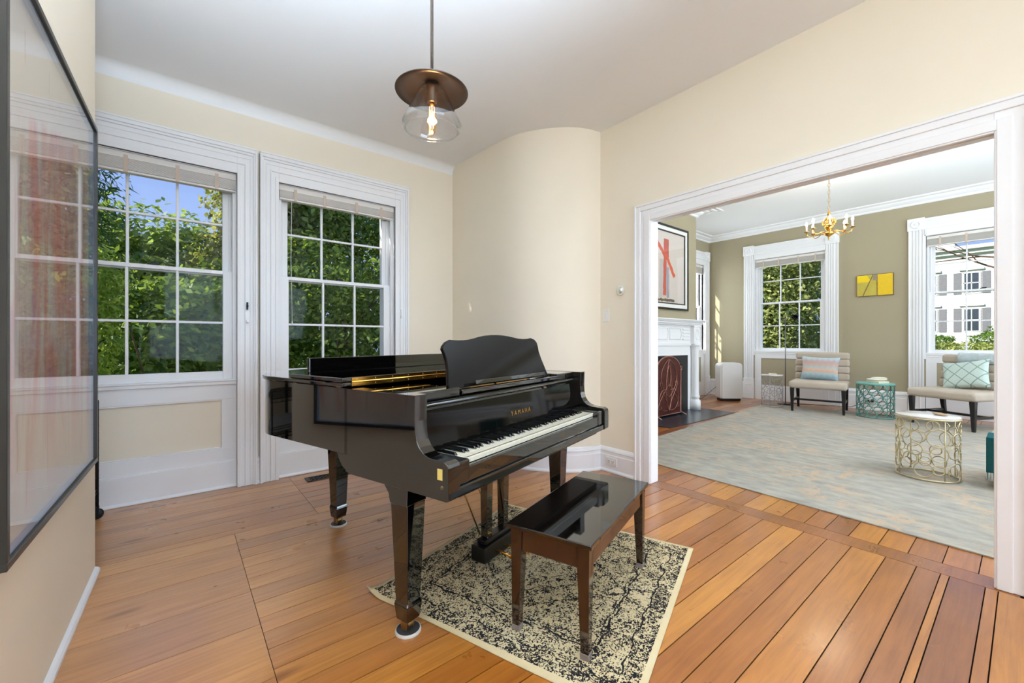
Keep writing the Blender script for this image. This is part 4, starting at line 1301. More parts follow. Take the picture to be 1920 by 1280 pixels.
# opening inside the slate slips
s_ = struct(MB().box(5.57, 5.74, 3.664, 3.698, 0.006, 0.948).box(6.62, 6.835, 3.664, 3.698, 0.006, 0.948).box(5.74, 6.62, 3.664, 3.698, 0.80, 0.948).build('trim_firebox_surround', soot))
mb = MB(); mb.box(5.70, 6.70, 4.10, 4.14, 0.0, 0.93); mb.box(5.66, 5.70, 3.70, 4.14, 0, 0.93); mb.box(6.70, 6.74, 3.70, 4.14, 0, 0.93); mb.box(5.66, 6.74, 3.70, 4.14, 0.92, 0.95)
struct(mb.build('wall_firebox', soot))
def build_mantel():
    t = thing('fireplace_mantel', 'white carved fireplace mantel with shelf, fluted frieze panel and side columns', 'mantel', (6.2, 3.70, 0))
    # local x: -1..1 ; front is -y
    mb = MB()
    mb.box(-1.02, 1.003, -0.21, 0, 1.525, 1.545)
    mb.box(-0.99, 0.973, -0.175, 0, 1.505, 1.525); mb.box(-0.965, 0.948, -0.145, 0, 1.475, 1.505); mb.box(-0.94, 0.925, -0.12, 0, 1.455, 1.475)
    mb.build('mantel_shelf', white, t, bevel=0.003)
    mb = MB()
    mb.box(-0.90, 0.885, -0.055, 0, 1.16, 1.455)
    mb.box(-0.90, 0.885, -0.068, 0, 1.12, 1.165); mb.box(-0.90, 0.885, -0.062, 0, 1.42, 1.455)
    mb.build('frieze', white, t, bevel=0.002)
    for s in (-1, 1):
        cx = s * 0.80 + (-0.01 if s > 0 else 0.0)
        mb = MB()
        mb.box(cx - 0.105, cx + 0.105, -0.12, 0, 1.16, 1.455); mb.box(cx - 0.115, cx + 0.115, -0.13, 0, 1.14, 1.175); mb.box(cx - 0.115, cx + 0.115, -0.132, 0, 1.425, 1.455)
        mb.tube([(cx + 0.05 * math.cos(a * PI / 8), -0.121, 1.30 + 0.085 * math.sin(a * PI / 8)) for a in range(16)], 0.009, 6, closed=True)
        mb.build('corner_block', white, t, bevel=0.002)
        mb = MB()
        mb.lathe([(0.0, 1.14), (0.085, 1.14), (0.085, 1.11), (0.075, 1.10), (0.066, 1.08), (0.062, 1.05), (0.060, 0.6), (0.062, 0.28), (0.068, 0.25), (0.076, 0.235), (0.076, 0.21), (0.064, 0.20), (0.07, 0.17), (0.088, 0.16), (0.088, 0.006), (0.0, 0.006)][::-1], cx, -0.085, 24)
        mb.build('column', white, t)
        mb = MB(); mb.box(cx - 0.16 if s > 0 else cx - 0.105, cx + 0.105 if s > 0 else cx + 0.16, -0.03, 0, 0.006, 1.14)
        mb.build('pilaster', white, t, bevel=0.002)
    mb = MB(); mb.box(-0.70, 0.69, -0.045, 0, 0.95, 1.12); mb.box(-0.66, 0.66, -0.052, 0, 0.948, 0.97); mb.box(-0.70, 0.69, -0.06, 0, 1.105, 1.12)
    mb.build('lintel_board', white, t, bevel=0.002)
    # fluted centre and oval panels of the frieze
    mb = MB()
    for x0, x1 in ((0.42, 0.66), (-0.66, -0.42)):
        for k in range(4):
            z = 1.205 + k * 0.055
            mb.box(x0, x1, -0.07, -0.055, z, z + 0.032)
    mb.build('fluting', white, t, bevel=0.006, bseg=3)
    mb = MB()
    for x0, x1 in ((0.02, 0.38), (-0.38, -0.02)):
        n_ = 10
        pts = [(x0, -0.058, 1.22), (x0, -0.058, 1.40)] + [(x1 - 0.03 + 0.03 * math.sin(PI * k / n_), -0.058, 1.40 - 0.18 * k / n_) for k in range(n_ + 1)]
        mb.tube(pts, 0.009, 6, closed=True)
    mb.build('panel_bead', white, t)
    return t
build_mantel()

# art above the mantel (plain generic abstract strokes)
def art_red():
    m, nt, b = newmat('abstract red strokes'); t = NT(nt)
    p = t.xyz(t.obj()); x = p[0]; z = p[2]
    w = t.m('MULTIPLY', t.m('SUBTRACT', t.noise(t.obj(), 14.0, 3), 0.5), 0.05)
    def stroke(x0, z0, x1, z1, wd, col, c, k=1.0):
        dx, dz = x1 - x0, z1 - z0; L_ = math.hypot(dx, dz); dx /= L_; dz /= L_
        a = t.m('ADD', t.m('MULTIPLY', t.m('SUBTRACT', x, x0), dx), t.m('MULTIPLY', t.m('SUBTRACT', z, z0), dz))
        q = t.m('ABSOLUTE', t.m('ADD', w, t.m('SUBTRACT', t.m('MULTIPLY', t.m('SUBTRACT', x, x0), dz), t.m('MULTIPLY', t.m('SUBTRACT', z, z0), dx))))
        mk = t.m('MULTIPLY', t.m('LESS_THAN', q, wd), t.m('MULTIPLY', t.m('GREATER_THAN', a, 0.0), t.m('LESS_THAN', a, L_)))
        return t.mix(t.m('MULTIPLY', mk, k), c, col)
    c = t.mix(t.noise(t.obj(), 3.0, 2), lin((226, 214, 204)), lin((218, 206, 198)))
    c = stroke(-0.02, 0.12, -0.02, -0.50, 0.15, lin((196, 186, 184)), c, 0.8)
    c = stroke(0.07, 0.0, 0.07, -0.50, 0.035, lin((142, 142, 164)), c, 0.7)
    c = stroke(0.03, 0.46, 0.03, 0.12, 0.075, lin((196, 84, 62)), c)
    c = stroke(-0.30, 0.44, 0.02, 0.16, 0.035, lin((216, 84, 56)), c)
    c = stroke(0.0, 0.24, 0.28, -0.14, 0.035, lin((222, 92, 58)), c)
    c = stroke(0.0, 0.30, -0.02, -0.46, 0.045, lin((208, 92, 76)), c)
    c = stroke(-0.4, -0.535, 0.28, -0.535, 0.022, lin((96, 88, 84)), c)
    t.L.new(c, b.inputs['Base Color']); b.inputs['Roughness'].default_value = 0.7
    return m
def build_art2():
    t = thing('framed_picture', 'black and white framed abstract picture with red strokes above the fireplace mantel', 'picture', (6.16, 3.70, 2.39))
    hw, hz = 0.70, 0.69
    mb = MB()
    def ring(mb, a, b_, y0, y1):
        mb.box(-hw + a, hw - a, y0, y1, hz - b_, hz - a); mb.box(-hw + a, hw - a, y0, y1, -hz + a, -hz + b_)
        mb.box(-hw + a, -hw + b_, y0, y1, -hz + b_, hz - b_); mb.box(hw - b_, hw - a, y0, y1, -hz + b_, hz - b_)
    ring(mb, 0, 0.035, -0.04, -0.002)
    mb.build('frame', mat('glossy black frame', (26, 24, 24), 0.12, var=0.05), t, bevel=0.004)
    mb = MB(); ring(mb, 0.035, 0.095, -0.03, -0.002); mb.build('white_liner', plastic, t, bevel=0.002)
    mb = MB(); ring(mb, 0.095, 0.115, -0.024, -0.002); mb.build('dark_fillet', blacksat, t)
    mb = MB(); mb.box(-hw + 0.115, hw - 0.115, -0.014, -0.002, -hz + 0.115, hz - 0.115); mb.build('painting', art_red(), t)
    mb = MB(); mb.box(-hw + 0.115, hw - 0.115, -0.0235, -0.0215, -hz + 0.115, hz - 0.115); mb.build('glass', picglass, t)
build_art2()

# fire screen
def build_screen():
    t = thing('fire_screen', 'dark copper arched fire screen with scrolling wire ornament in front of the fireplace', 'fire screen', (5.98, 3.52, 0.0065))
    hw = 0.36
    arch = [(-hw, 0.03), (-hw, 0.70)]
    for k in range(1, 24):
        a = PI - PI * k / 24
        arch.append((hw * math.cos(a), 0.70 + 0.24 * math.sin(a)))
    arch += [(hw, 0.70), (hw, 0.03)]
    mb = MB(); mb.prism(arch, -0.004, 0.004, 'y'); mb.build('mesh_panel', copper, t)
    mb = MB(); mb.tube([(x, 0, z) for x, z in arch], 0.010, 8, closed=True)
    for s in (-1, 1):
        mb.tube([(s * (hw + 0.001), 0, 0.70), (s * (hw + 0.03), 0, 0.72), (s * (hw + 0.04), 0, 0.76), (s * (hw + 0.015), 0, 0.78), (s * (hw + 0.002), 0, 0.755)], 0.006, 6)
        mb.tube([(s * hw, -0.10, 0.006), (s * hw, 0, 0.045), (s * hw, 0.08, 0.006)], 0.008, 6)
    mb.build('rim', copperlight, t)
    mb = MB()
    def curve(pts, n_=20):
        P_ = [Vector(p) for p in pts]; out = []
        for k in range(n_ + 1):
            q = list(P_); u = k / n_
            while len(q) > 1: q = [q[i] * (1 - u) + q[i + 1] * u for i in range(len(q) - 1)]
            out.append((q[0].x, -0.008, q[0].y))
        return out
    for s in (-1, 1):
        for pts in ([(0, 0.08), (s * 0.05, 0.35), (s * 0.33, 0.45), (s * 0.28, 0.62), (s * 0.18, 0.52)], [(0, 0.08), (s * 0.12, 0.3), (s * 0.1, 0.6), (0, 0.90)],
                    [(s * 0.02, 0.5), (s * 0.2, 0.3), (s * 0.38, 0.2), (s * 0.3, 0.08), (s * 0.2, 0.16)], [(0, 0.3), (s * 0.30, 0.5), (s * 0.30, 0.75), (0, 0.90)],
                    [(s * 0.05, 0.1), (s * 0.34, 0.05), (s * 0.34, 0.5), (s * 0.05, 0.42)], [(0, 0.45), (s * 0.08, 0.6), (s * 0.04, 0.75), (0, 0.8)]):
            mb.tube(curve(pts), 0.0045, 5)
    mb.build('scroll_ornament', copperlight, t)
build_screen()

# air purifier
def build_purifier():
    t = thing('air_purifier', 'tall flat off-white air purifier with rounded corners standing beside the fireplace', 'air purifier', (8.60, 3.73, 0), math.radians(-39 + 90 - 90))
    hw, h0, h1, r = 0.225, 0.045, 0.755, 0.075
    pl = []
    for (cx, cz, a0) in ((hw - r, h0 + 0.03, -PI / 2), (hw - r, h1 - r, 0), (-hw + r, h1 - r, PI / 2), (-hw + r, h0 + 0.03, PI)):
        rr = r if cz > 0.3 else 0.03
        cx2 = cx if cz > 0.3 else math.copysign(hw - 0.03, cx)
        for k in range(7):
            a = a0 + PI / 2 * k / 6
            pl.append((cx2 + rr * math.cos(a), cz + rr * math.sin(a)))
    mb = MB(); mb.prism(pl, -0.06, 0.16, 'y'); mb.build('body', fanm, t, bevel=0.018, bseg=3)
    mb = MB(); mb.prism([(x * 0.86, h0 + 0.03 + (z - h0 - 0.03) * 0.95) for x, z in pl], -0.072, -0.061, 'y'); mb.build('front_cover', fanm, t, bevel=0.01, bseg=3)
    mb = MB(); mb.box(-hw + 0.03, hw - 0.03, -0.04, 0.14, 0.0, 0.046); mb.build('base', darkmetal, t, bevel=0.008)
    return t
purifier = build_purifier()
mb = MB(); mb.tube([(8.50, 3.92, 0.30), (8.47, 4.1, 0.12), (8.42, 4.2, 0.01), (8.30, 4.35, 0.008), (8.2, 4.42, 0.01), (8.2, 4.44, 0.08)], 0.004, 6)
o = mb.build('power_cord', darkmetal, None); adopt(o, purifier)

# drum side tables of wire rings
def ring_table(name, label, loc, rad, H, wire, topm, wr, mode, seed, group=None, glass=False):
    t = thing(name, label, 'side table', loc, seed * 0.7, group)
    rr = random.Random(seed)
    mb = MB()
    mb.tube([(rad * math.cos(2 * PI * k / 48), rad * math.sin(2 * PI * k / 48), 0.006 + wr) for k in range(48)], wr * 1.5, 8, closed=True)
    mb.build('base_ring', wire, t)
    mb = MB(); mb.lathe([(0.0, H - 0.018), (rad * 0.98, H - 0.018), (rad * 1.02, H - 0.014), (rad * 1.02, H - 0.002), (rad * 1.0, H), (0.0, H)], seg=48)
    mb.build('table_top', topm, t)
    mb = MB(); mb.tube([(rad * 1.015 * math.cos(2 * PI * k / 48), rad * 1.015 * math.sin(2 * PI * k / 48), H - 0.02) for k in range(48)], wr * 1.4, 8, closed=True)
    mb.build('top_rim', wire, t)
    mb = MB()
    def circ(a0, z0, r_):
        pts = []
        for k in range(20):
            q = 2 * PI * k / 20
            a = a0 + r_ * math.cos(q) / rad; z = min(max(z0 + r_ * math.sin(q), 0.012), H - 0.022)
            pts.append((rad * math.cos(a), rad * math.sin(a), z))
        mb.tube(pts, wr, 6, closed=True)
    if mode == 'random':
        placed = []
        tries = 0
        while tries < 2600 and len(placed) < 46:
            tries += 1
            r_ = rr.choice([0.04, 0.05, 0.06, 0.075]) * rad / 0.2
            a = rr.uniform(0, 2 * PI); z = rr.uniform(r_ + 0.01, H - r_ - 0.02)
            ok = True
            for (a1, z1, r1) in placed:
                da = abs((a - a1 + PI) % (2 * PI) - PI) * rad
                if math.hypot(da, z - z1) < (r_ + r1) * 0.88: ok = False; break
            if ok: placed.append((a, z, r_))
        for q in placed: circ(*q)
    else:
        n_ = 12; r_ = PI * rad / n_
        rows_ = int((H - 0.03) / (r_ * 1.78))
        for j in range(rows_ + 1):
            for k in range(n_):
                z = 0.012 + r_ + j * ((H - 0.034 - 2 * r_) / rows_)
                circ(2 * PI * (k + 0.5 * (j % 2)) / n_, z, r_ * 0.93)
    for k in range(4):
        a = 2 * PI * k / 4 + 0.3
        mb.tube([(rad * math.cos(a), rad * math.sin(a), 0.01), (rad * math.cos(a), rad * math.sin(a), H - 0.02)], wr, 6)
    mb.build('ring_lattice', wire, t)
    return t
ring_table('wire_side_table', 'silver wire drum side table with white top, left of the chair with the zigzag pillow', (8.33, 2.88, 0.013), 0.165, 0.575, silverw, marble, 0.0035, 'random', 2)
ring_table('wire_side_table', 'teal wire drum side table between the two chairs, holding a folded cloth', (8.42, 1.48, 0.013), 0.225, 0.530, tealw, tealtop, 0.005, 'grid', 3)
ring_table('wire_side_table', 'champagne gold wire drum side table standing alone on the pale rug in the foreground', (5.06, 0.545, 0.013), 0.200, 0.535, goldw, marble, 0.0042, 'random', 5)
# things on the tables
mb = MB(); mb.box(-0.11, 0.11, -0.08, 0.08, 0, 0.03)
o = mb.build('book', bookm, None, bevel=0.003, loc=(8.42, 1.45, 0.543)); o.rotation_euler = (0, 0, 0.9); tag(o, 'cream book lying on the teal wire side table under the folded cloth', 'book')
mb = MB(); mb.add(*(lambda e: (e.v, e.f))(MB().ellipsoid((0, 0, 0.022), (0.13, 0.06, 0.024), 20, 8)), smooth=True); mb.ellipsoid((-0.03, 0.0, 0.045), (0.10, 0.052, 0.016), 18, 8)
o = mb.build('folded_cloth', clothm, None, loc=(8.42, 1.46, 0.571)); o.rotation_euler = (0, 0, 2.0); tag(o, 'rolled cream cloth on top of the book on the teal side table', 'cloth')
mb = MB()
for k in range(5):
    a = 0.35 * (k - 2)
    mb.ellipsoid((0.05 * math.sin(a) , -0.018 * k + 0.036, 0.008), (0.05, 0.012, 0.007), 12, 6)
o = mb.build('driftwood_piece', mat('tan driftwood', (170, 140, 108), 0.8, var=0.15, vscale=30), None, loc=(5.10, 0.47, 0.549)); o.rotation_euler = (0, 0, 1.1); tag(o, 'small tan carved piece lying on the white top of the gold wire table', 'ornament')
mb = MB(); mb.box(-0.085, 0.085, -0.06, 0.06, 0, 0.014)
o = mb.build('book', mat('pale tan notebook', (206, 198, 180), 0.6, var=0.04), None, loc=(8.33, 2.87, 0.589), bevel=0.002); o.rotation_euler = (0, 0, 0.4); tag(o, 'thin pale notebook lying on the silver wire side table', 'book')

# slipper chairs
def build_chair(label):
    # local: front faces -x (towards -x), width along y
    t = thing('slipper_chair', label, 'chair', (0, 0, 0.013), 0, 'taupe slipper chairs by the windows')
    W = 0.39
    mb = MB(); mb.box(-0.36, 0.30, -W, W, 0.385, 0.51)
    mb.build('seat', upholst, t, bevel=0.045, bseg=4)
    # channelled backrest, leaning
    mb = MB()
    for k in range(4):
        z = 0.50 + k * 0.118
        x = 0.25 + k * 0.022
        sub = MB()
        sub.box(x, x + 0.13, -W + 0.01, W - 0.01, z, z + 0.122)
        mb.add(sub.v, sub.f)
    mb.build('backrest', upholst, t, bevel=0.035, bseg=4)
    mb = MB(); 
    for (x, y) in ((-0.318, -W + 0.05), (-0.318, W - 0.05)):
        mb = MB(); mb.frustum((x + 0.01, y, 0.0), (0.032, 0.032), (x, y, 0.39), (0.058, 0.058)); L_ = mb.build('leg', legblack, t, bevel=0.003)
    for (x, y) in ((0.27, -W + 0.05), (0.27, W - 0.05)):
        mb = MB(); mb.frustum((x + 0.07, y, 0.0), (0.032, 0.032), (x, y, 0.39), (0.055, 0.055)); mb.build('leg', legblack, t, bevel=0.003)
    mb = MB()
    for y in (-W + 0.05, W - 0.05): mb.box(-0.30, 0.30, y - 0.011, y + 0.011, 0.155, 0.19)
    mb.box(-0.02, 0.02, -W + 0.05, W - 0.05, 0.155, 0.185)
    mb.build('stretcher', legblack, t, bevel=0.002)
    return t
ch1 = build_chair('taupe channel-back slipper chair with black legs holding the blue and orange zigzag pillow')
ch1.location = (8.434, 2.20, 0.013); ch1.rotation_euler = (0, 0, math.radians(9))
ch2 = copy_tree(ch1)
ch2['label'] = 'taupe slipper chair with black legs at right, holding the mint lattice pillow and pale throw'
ch2.location = (8.385, 0.60, 0.013); ch2.rotation_euler = (0, 0, math.radians(-26))

def pillow_mesh(w, h, th, n_=22, pinch=0.10):
    v = []; f = []
    for s in (1, -1):
        for j in range(n_ + 1):
            for i in range(n_ + 1):
                a = -1 + 2 * i / n_; b_ = -1 + 2 * j / n_
                px2 = a * (1 - pinch * (1 - b_ * b_) * 0.9 * abs(a)); pz = b_ * (1 - pinch * (1 - a * a) * 0.9 * abs(b_))
                d = th * ((1 - a ** 4) * (1 - b_ ** 4)) ** 0.45
                v.append((px2 * w / 2, -s * d / 2, pz * h / 2))
    N_ = (n_ + 1) ** 2
    for j in range(n_):
        for i in range(n_):
            a = j * (n_ + 1) + i
            f.append((a, a + 1, a + n_ + 2, a + n_ + 1)); f.append((a + N_, a + n_ + 1 + N_, a + n_ + 2 + N_, a + 1 + N_))
    return v, f
def zig_mat():
    m, nt, b = newmat('blue orange zigzag cloth'); t = NT(nt)
    p = t.xyz(t.obj())
    tri = t.m('MULTIPLY', t.m('ABSOLUTE', t.m('SUBTRACT', t.m('FRACT', t.m('MULTIPLY', p[0], 13.0)), 0.5)), 0.055)
    q = t.m('ADD', p[2], tri)
    n_ = t.noise(t.obj(), 30.0, 2)
    q = t.m('ADD', q, t.m('MULTIPLY', t.m('SUBTRACT', n_, 0.5), 0.025))
    c = t.ramp(t.m('ADD', 0.5, t.m('MULTIPLY', q, 2.0)), [(0.05, lin((150, 172, 182))), (0.22, lin((120, 148, 160))), (0.34, lin((160, 178, 184))), (0.42, lin((206, 160, 132))), (0.47, lin((222, 170, 136))), (0.53, lin((166, 186, 186))), (0.66, lin((198, 158, 142))), (0.76, lin((184, 150, 150))), (0.86, lin((172, 192, 198))), (0.97, lin((186, 204, 212)))])
    fz = t.m('GREATER_THAN', t.m('SINE', t.m('MULTIPLY', q, 420.0)), 0.55)
    c = t.mix(t.m('MULTIPLY', fz, 0.4), c, lin((222, 224, 222)))
    t.L.new(c, b.inputs['Base Color']); b.inputs['Roughness'].default_value = 0.95; b.inputs['Specular IOR Level'].default_value = 0.1
    return m
def lattice_mat():
    m, nt, b = newmat('mint lattice cloth'); t = NT(nt)
    p = t.xyz(t.obj())
    a1 = t.m('ABSOLUTE', t.m('SUBTRACT', t.m('FRACT', t.m('ADD', t.m('MULTIPLY', p[0], 6.2), t.m('MULTIPLY', p[2], 6.2))), 0.5))
    a2 = t.m('ABSOLUTE', t.m('SUBTRACT', t.m('FRACT', t.m('SUBTRACT', t.m('MULTIPLY', p[0], 6.2), t.m('MULTIPLY', p[2], 6.2))), 0.5))
    k = t.m('MAXIMUM', t.m('LESS_THAN', a1, 0.045), t.m('LESS_THAN', a2, 0.045))
    c = t.mix(k, lin((198, 214, 206)), lin((126, 150, 142)))
    c = t.mix(0.15, c, t.mix(t.noise(t.obj(), 60.0, 3), lin((150, 170, 160)), lin((236, 244, 240))))
    t.L.new(c, b.inputs['Base Color']); b.inputs['Roughness'].default_value = 0.95; b.inputs['Specular IOR Level'].default_value = 0.1
    bp = t.N.new('ShaderNodeBump'); bp.inputs['Strength'].default_value = 0.6; bp.inputs['Distance'].default_value = 0.01
    t.L.new(k, bp.inputs['Height']); t.L.new(bp.outputs[0], b.inputs['Normal'])
    return m
def pillow(name, label, m, w, h, th, base, rz, tilt, roll, lz):
    v, f = pillow_mesh(w, h, th)
    mb = MB(); mb.add(v, f, True)
    o = mb.build(name, m, None)
    o.location = base
    R = Matrix.Rotation(rz, 4, 'Z') @ Matrix.Rotation(tilt, 4, 'X') @ Matrix.Rotation(roll, 4, 'Y')
    o.rotation_euler = R.to_euler()
    tag(o, label, 'pillow'); return o
# a pillow's local -y is its front; chairs face -x, so turn by -90 degrees
c9 = math.radians(9)
def on_chair(ch, lx, ly, lz):
    a = ch.rotation_euler[2]; c_, s_2 = math.cos(a), math.sin(a)
    return (ch.location[0] + lx * c_ - ly * s_2, ch.location[1] + lx * s_2 + ly * c_, ch.location[2] + lz)
pillow('throw_pillow', 'pillow with blue, grey and orange zigzag pattern on the left taupe chair', zig_mat(), 0.54, 0.42, 0.14, on_chair(ch1, 0.155, 0.01, 0.70), c9 - PI / 2, math.radians(-14), math.radians(2), 0)
pillow('throw_pillow', 'mint pillow with raised diamond lattice tilted on the right taupe chair', lattice_mat(), 0.52, 0.40, 0.14, on_chair(ch2, 0.14, 0.0, 0.705), math.radians(-26) - PI / 2, math.radians(-16), math.radians(-10), 0)
# throw over the back of the right chair
def drape(name, label, m, ch, y0, y1, pts):
    v = []; f = []; n_ = 24; k_ = len(pts)
    for j in range(n_ + 1):
        y = y0 + (y1 - y0) * j / n_
        for i, (x, z) in enumerate(pts):
            wv = 0.006 * math.sin(j * 1.3 + i * 0.7) + 0.004 * math.sin(j * 2.7)
            v.append((x - wv, y, z + wv * 0.6))
    for j in range(n_):
        for i in range(k_ - 1):
            a = j * k_ + i; f.append((a, a + k_, a + k_ + 1, a + 1))
    mb = MB(); mb.add(v, f, True); o = mb.build(name, m, None)
    so = o.modifiers.new('solid', 'SOLIDIFY'); so.thickness = 0.012; so.offset = 1
    o.location = ch.location; o.rotation_euler = ch.rotation_euler
    tag(o, label, 'blanket'); return o
thr = drape('throw_blanket', 'pale blue knitted throw folded over the back of the right taupe chair', throwm, ch2, -0.40, 0.17, [(0.285, 0.86), (0.29, 0.92), (0.295, 0.975), (0.315, 0.998), (0.36, 1.004), (0.41, 1.0), (0.455, 0.985), (0.475, 0.93), (0.476, 0.86), (0.474, 0.78)])
# teal throw hanging from an ottoman at the far right edge
t = thing('ottoman', 'low upholstered ottoman at the right edge of the opening, mostly hidden by the door casing', 'ottoman', (5.30, -0.125, 0.013))
mb = MB(); mb.box(-0.30, 0.30, -0.32, 0.32, 0.12, 0.40); mb.build('cushion', upholst, t, bevel=0.03, bseg=3)
for sx_ in (-1, 1):
    for sy_ in (-1, 1):
        mb = MB(); mb.frustum((sx_ * 0.25, sy_ * 0.27, 0), (0.03, 0.03), (sx_ * 0.25, sy_ * 0.27, 0.125), (0.045, 0.045)); mb.build('leg', legblack, t)

mb = MB()
mb.box(-0.308, -0.02, 0.05, 0.328, 0.401, 0.409); mb.box(-0.308, -0.02, 0.322, 0.330, 0.13, 0.405); mb.box(-0.309, -0.301, 0.05, 0.328, 0.13, 0.405)
tt = mb.build('throw_blanket', tealthrow, None, bevel=0.003, loc=(5.30, -0.125, 0.013)); tag(tt, 'dark teal fringed throw hanging over the ottoman at the right edge of the opening', 'blanket')
mb = MB()
for k in range(16):
    mb.tube([(-0.305, 0.06 + k * 0.017, 0.135), (-0.307, 0.06 + k * 0.017, 0.07)], 0.004, 5)
    mb.tube([(-0.30 + k * 0.018, 0.326, 0.135), (-0.30 + k * 0.018, 0.328, 0.07)], 0.004, 5)
mb.build('fringe', fringem, tt)['kind'] = 'stuff'

# floor lamp in front of the far window
t = flamp = thing('floor_lamp', 'slim grey pharmacy floor lamp with small black cone head before the far window', 'lamp', (8.86, 2.84, 0))
mb = MB(); mb.lathe([(0.0, 0.0), (0.125, 0.0), (0.125, 0.012), (0.02, 0.022), (0.0, 0.022)], seg=28); mb.build('base', darkmetal, t)
greym = mat('grey lamp metal', (120, 118, 120), 0.3, metal=0.7, var=0.05)
mb = MB(); mb.tube([(0, 0, 0.02), (0, 0, 1.63)], 0.008, 8); mb.build('pole', greym, t)
mb = MB(); mb.tube([(-0.02, 0.02, 1.60), (0.12, -0.10, 1.66)], 0.006, 8); mb.build('arm', greym, t)
mb = MB(); M = Matrix.Translation((0.15, -0.12, 1.66)) @ Matrix.Rotation(math.radians(52), 4, 'Y')
mb.open_lathe([(0.014, 0.05), (0.02, 0.03), (0.055, -0.05), (0.053, -0.05), (0.018, 0.028)], seg=20, M=M); mb.build('lamp_head', darkmetal, t)

# outlet with plugs and cable on the far baseboard
t_ = MB().box(XB - 0.046, XB - 0.036, 1.62, 1.76, 0.13, 0.21).build('power_outlet', plastic, None, bevel=0.002); tag(t_, 'white outlet with two black plugs seen through the teal wire table', 'outlet')
mb = MB(); mb.box(XB - 0.075, XB - 0.046, 1.70, 1.73, 0.15, 0.18); mb.box(XB - 0.085, XB - 0.046, 1.64, 1.675, 0.145, 0.19)
mb.build('plug', legblack, t_, bevel=0.004)
mb = MB(); mb.tube([(XB - 0.08, 1.716, 0.165), (XB - 0.12, 1.80, 0.10), (XB - 0.10, 1.95, 0.03), (XB - 0.12, 2.3, 0.018), (8.95, 2.7, 0.02), (8.90, 2.80, 0.03)], 0.005, 6)
o = mb.build('power_cord', darkmetal, None); adopt(o, flamp)

# yellow painting
def yel_mat():
    m, nt, b = newmat('yellow collage paint'); t = NT(nt)
    p = t.xyz(t.obj()); x = p[1]; z = p[2]
    n_ = t.m('MULTIPLY', t.m('SUBTRACT', t.noise(t.obj(), 18.0, 3), 0.5), 0.03)
    # x runs +y = left in view
    c = t.mix(t.noise(t.obj(), 22.0, 3), lin((226, 182, 24)), lin((238, 202, 30)))
    left = t.m('GREATER_THAN', t.m('ADD', x, n_), -0.035)
    olive = t.mix(t.noise(t.obj(), 12.0, 3), lin((178, 158, 60)), lin((206, 190, 84)))
    c = t.mix(left, c, olive)
    up = t.m('MULTIPLY', left, t.m('MULTIPLY', t.m('GREATER_THAN', t.m('ADD', z, n_), 0.06), t.m('GREATER_THAN', t.m('ADD', x, t.m('MULTIPLY', z, -0.5)), 0.01)))
    c = t.mix(up, c, lin((242, 208, 20)))
    seam = t.m('LESS_THAN', t.m('ABSOLUTE', t.m('ADD', t.m('SUBTRACT', x, -0.035), t.m('MULTIPLY', n_, 0.5))), 0.007)
    dg = t.m('MULTIPLY', left, t.m('LESS_THAN', t.m('ABSOLUTE', t.m('SUBTRACT', t.m('ADD', x, t.m('MULTIPLY', n_, 0.4)), t.m('ADD', 0.085, t.m('MULTIPLY', z, -0.38)))), 0.008))
    c = t.mix(t.m('MAXIMUM', seam, dg), c, lin((128, 100, 52)))
    tri = t.m('MULTIPLY', t.m('MULTIPLY', left, t.m('GREATER_THAN', z, 0.08)), t.m('LESS_THAN', x, 0.02))
    c = t.mix(tri, c, lin((150, 136, 112)))
    t.L.new(c, b.inputs['Base Color']); b.inputs['Roughness'].default_value = 0.55
    return m
t = thing('yellow_painting', 'small wide yellow abstract painting on the olive wall between the two far windows', 'painting', (XB, 1.637, 2.145))
mb = MB(); mb.box(-0.035, -0.001, -0.233, 0.233, -0.178, 0.178)
mb.build('canvas', yel_mat(), t, bevel=0.004)
mb = MB(); mb.box(-0.030, 0, -0.243, -0.2335, -0.180, 0.184); mb.box(-0.030, 0, 0.2335, 0.238, -0.18, 0.18); mb.box(-0.030, 0, -0.243, 0.238, -0.184, -0.1785); mb.box(-0.030, 0, -0.243, 0.238, 0.1785, 0.184)
mb.build('edge', mat('brown canvas edge', (122, 88, 52), 0.7, var=0.12), t)

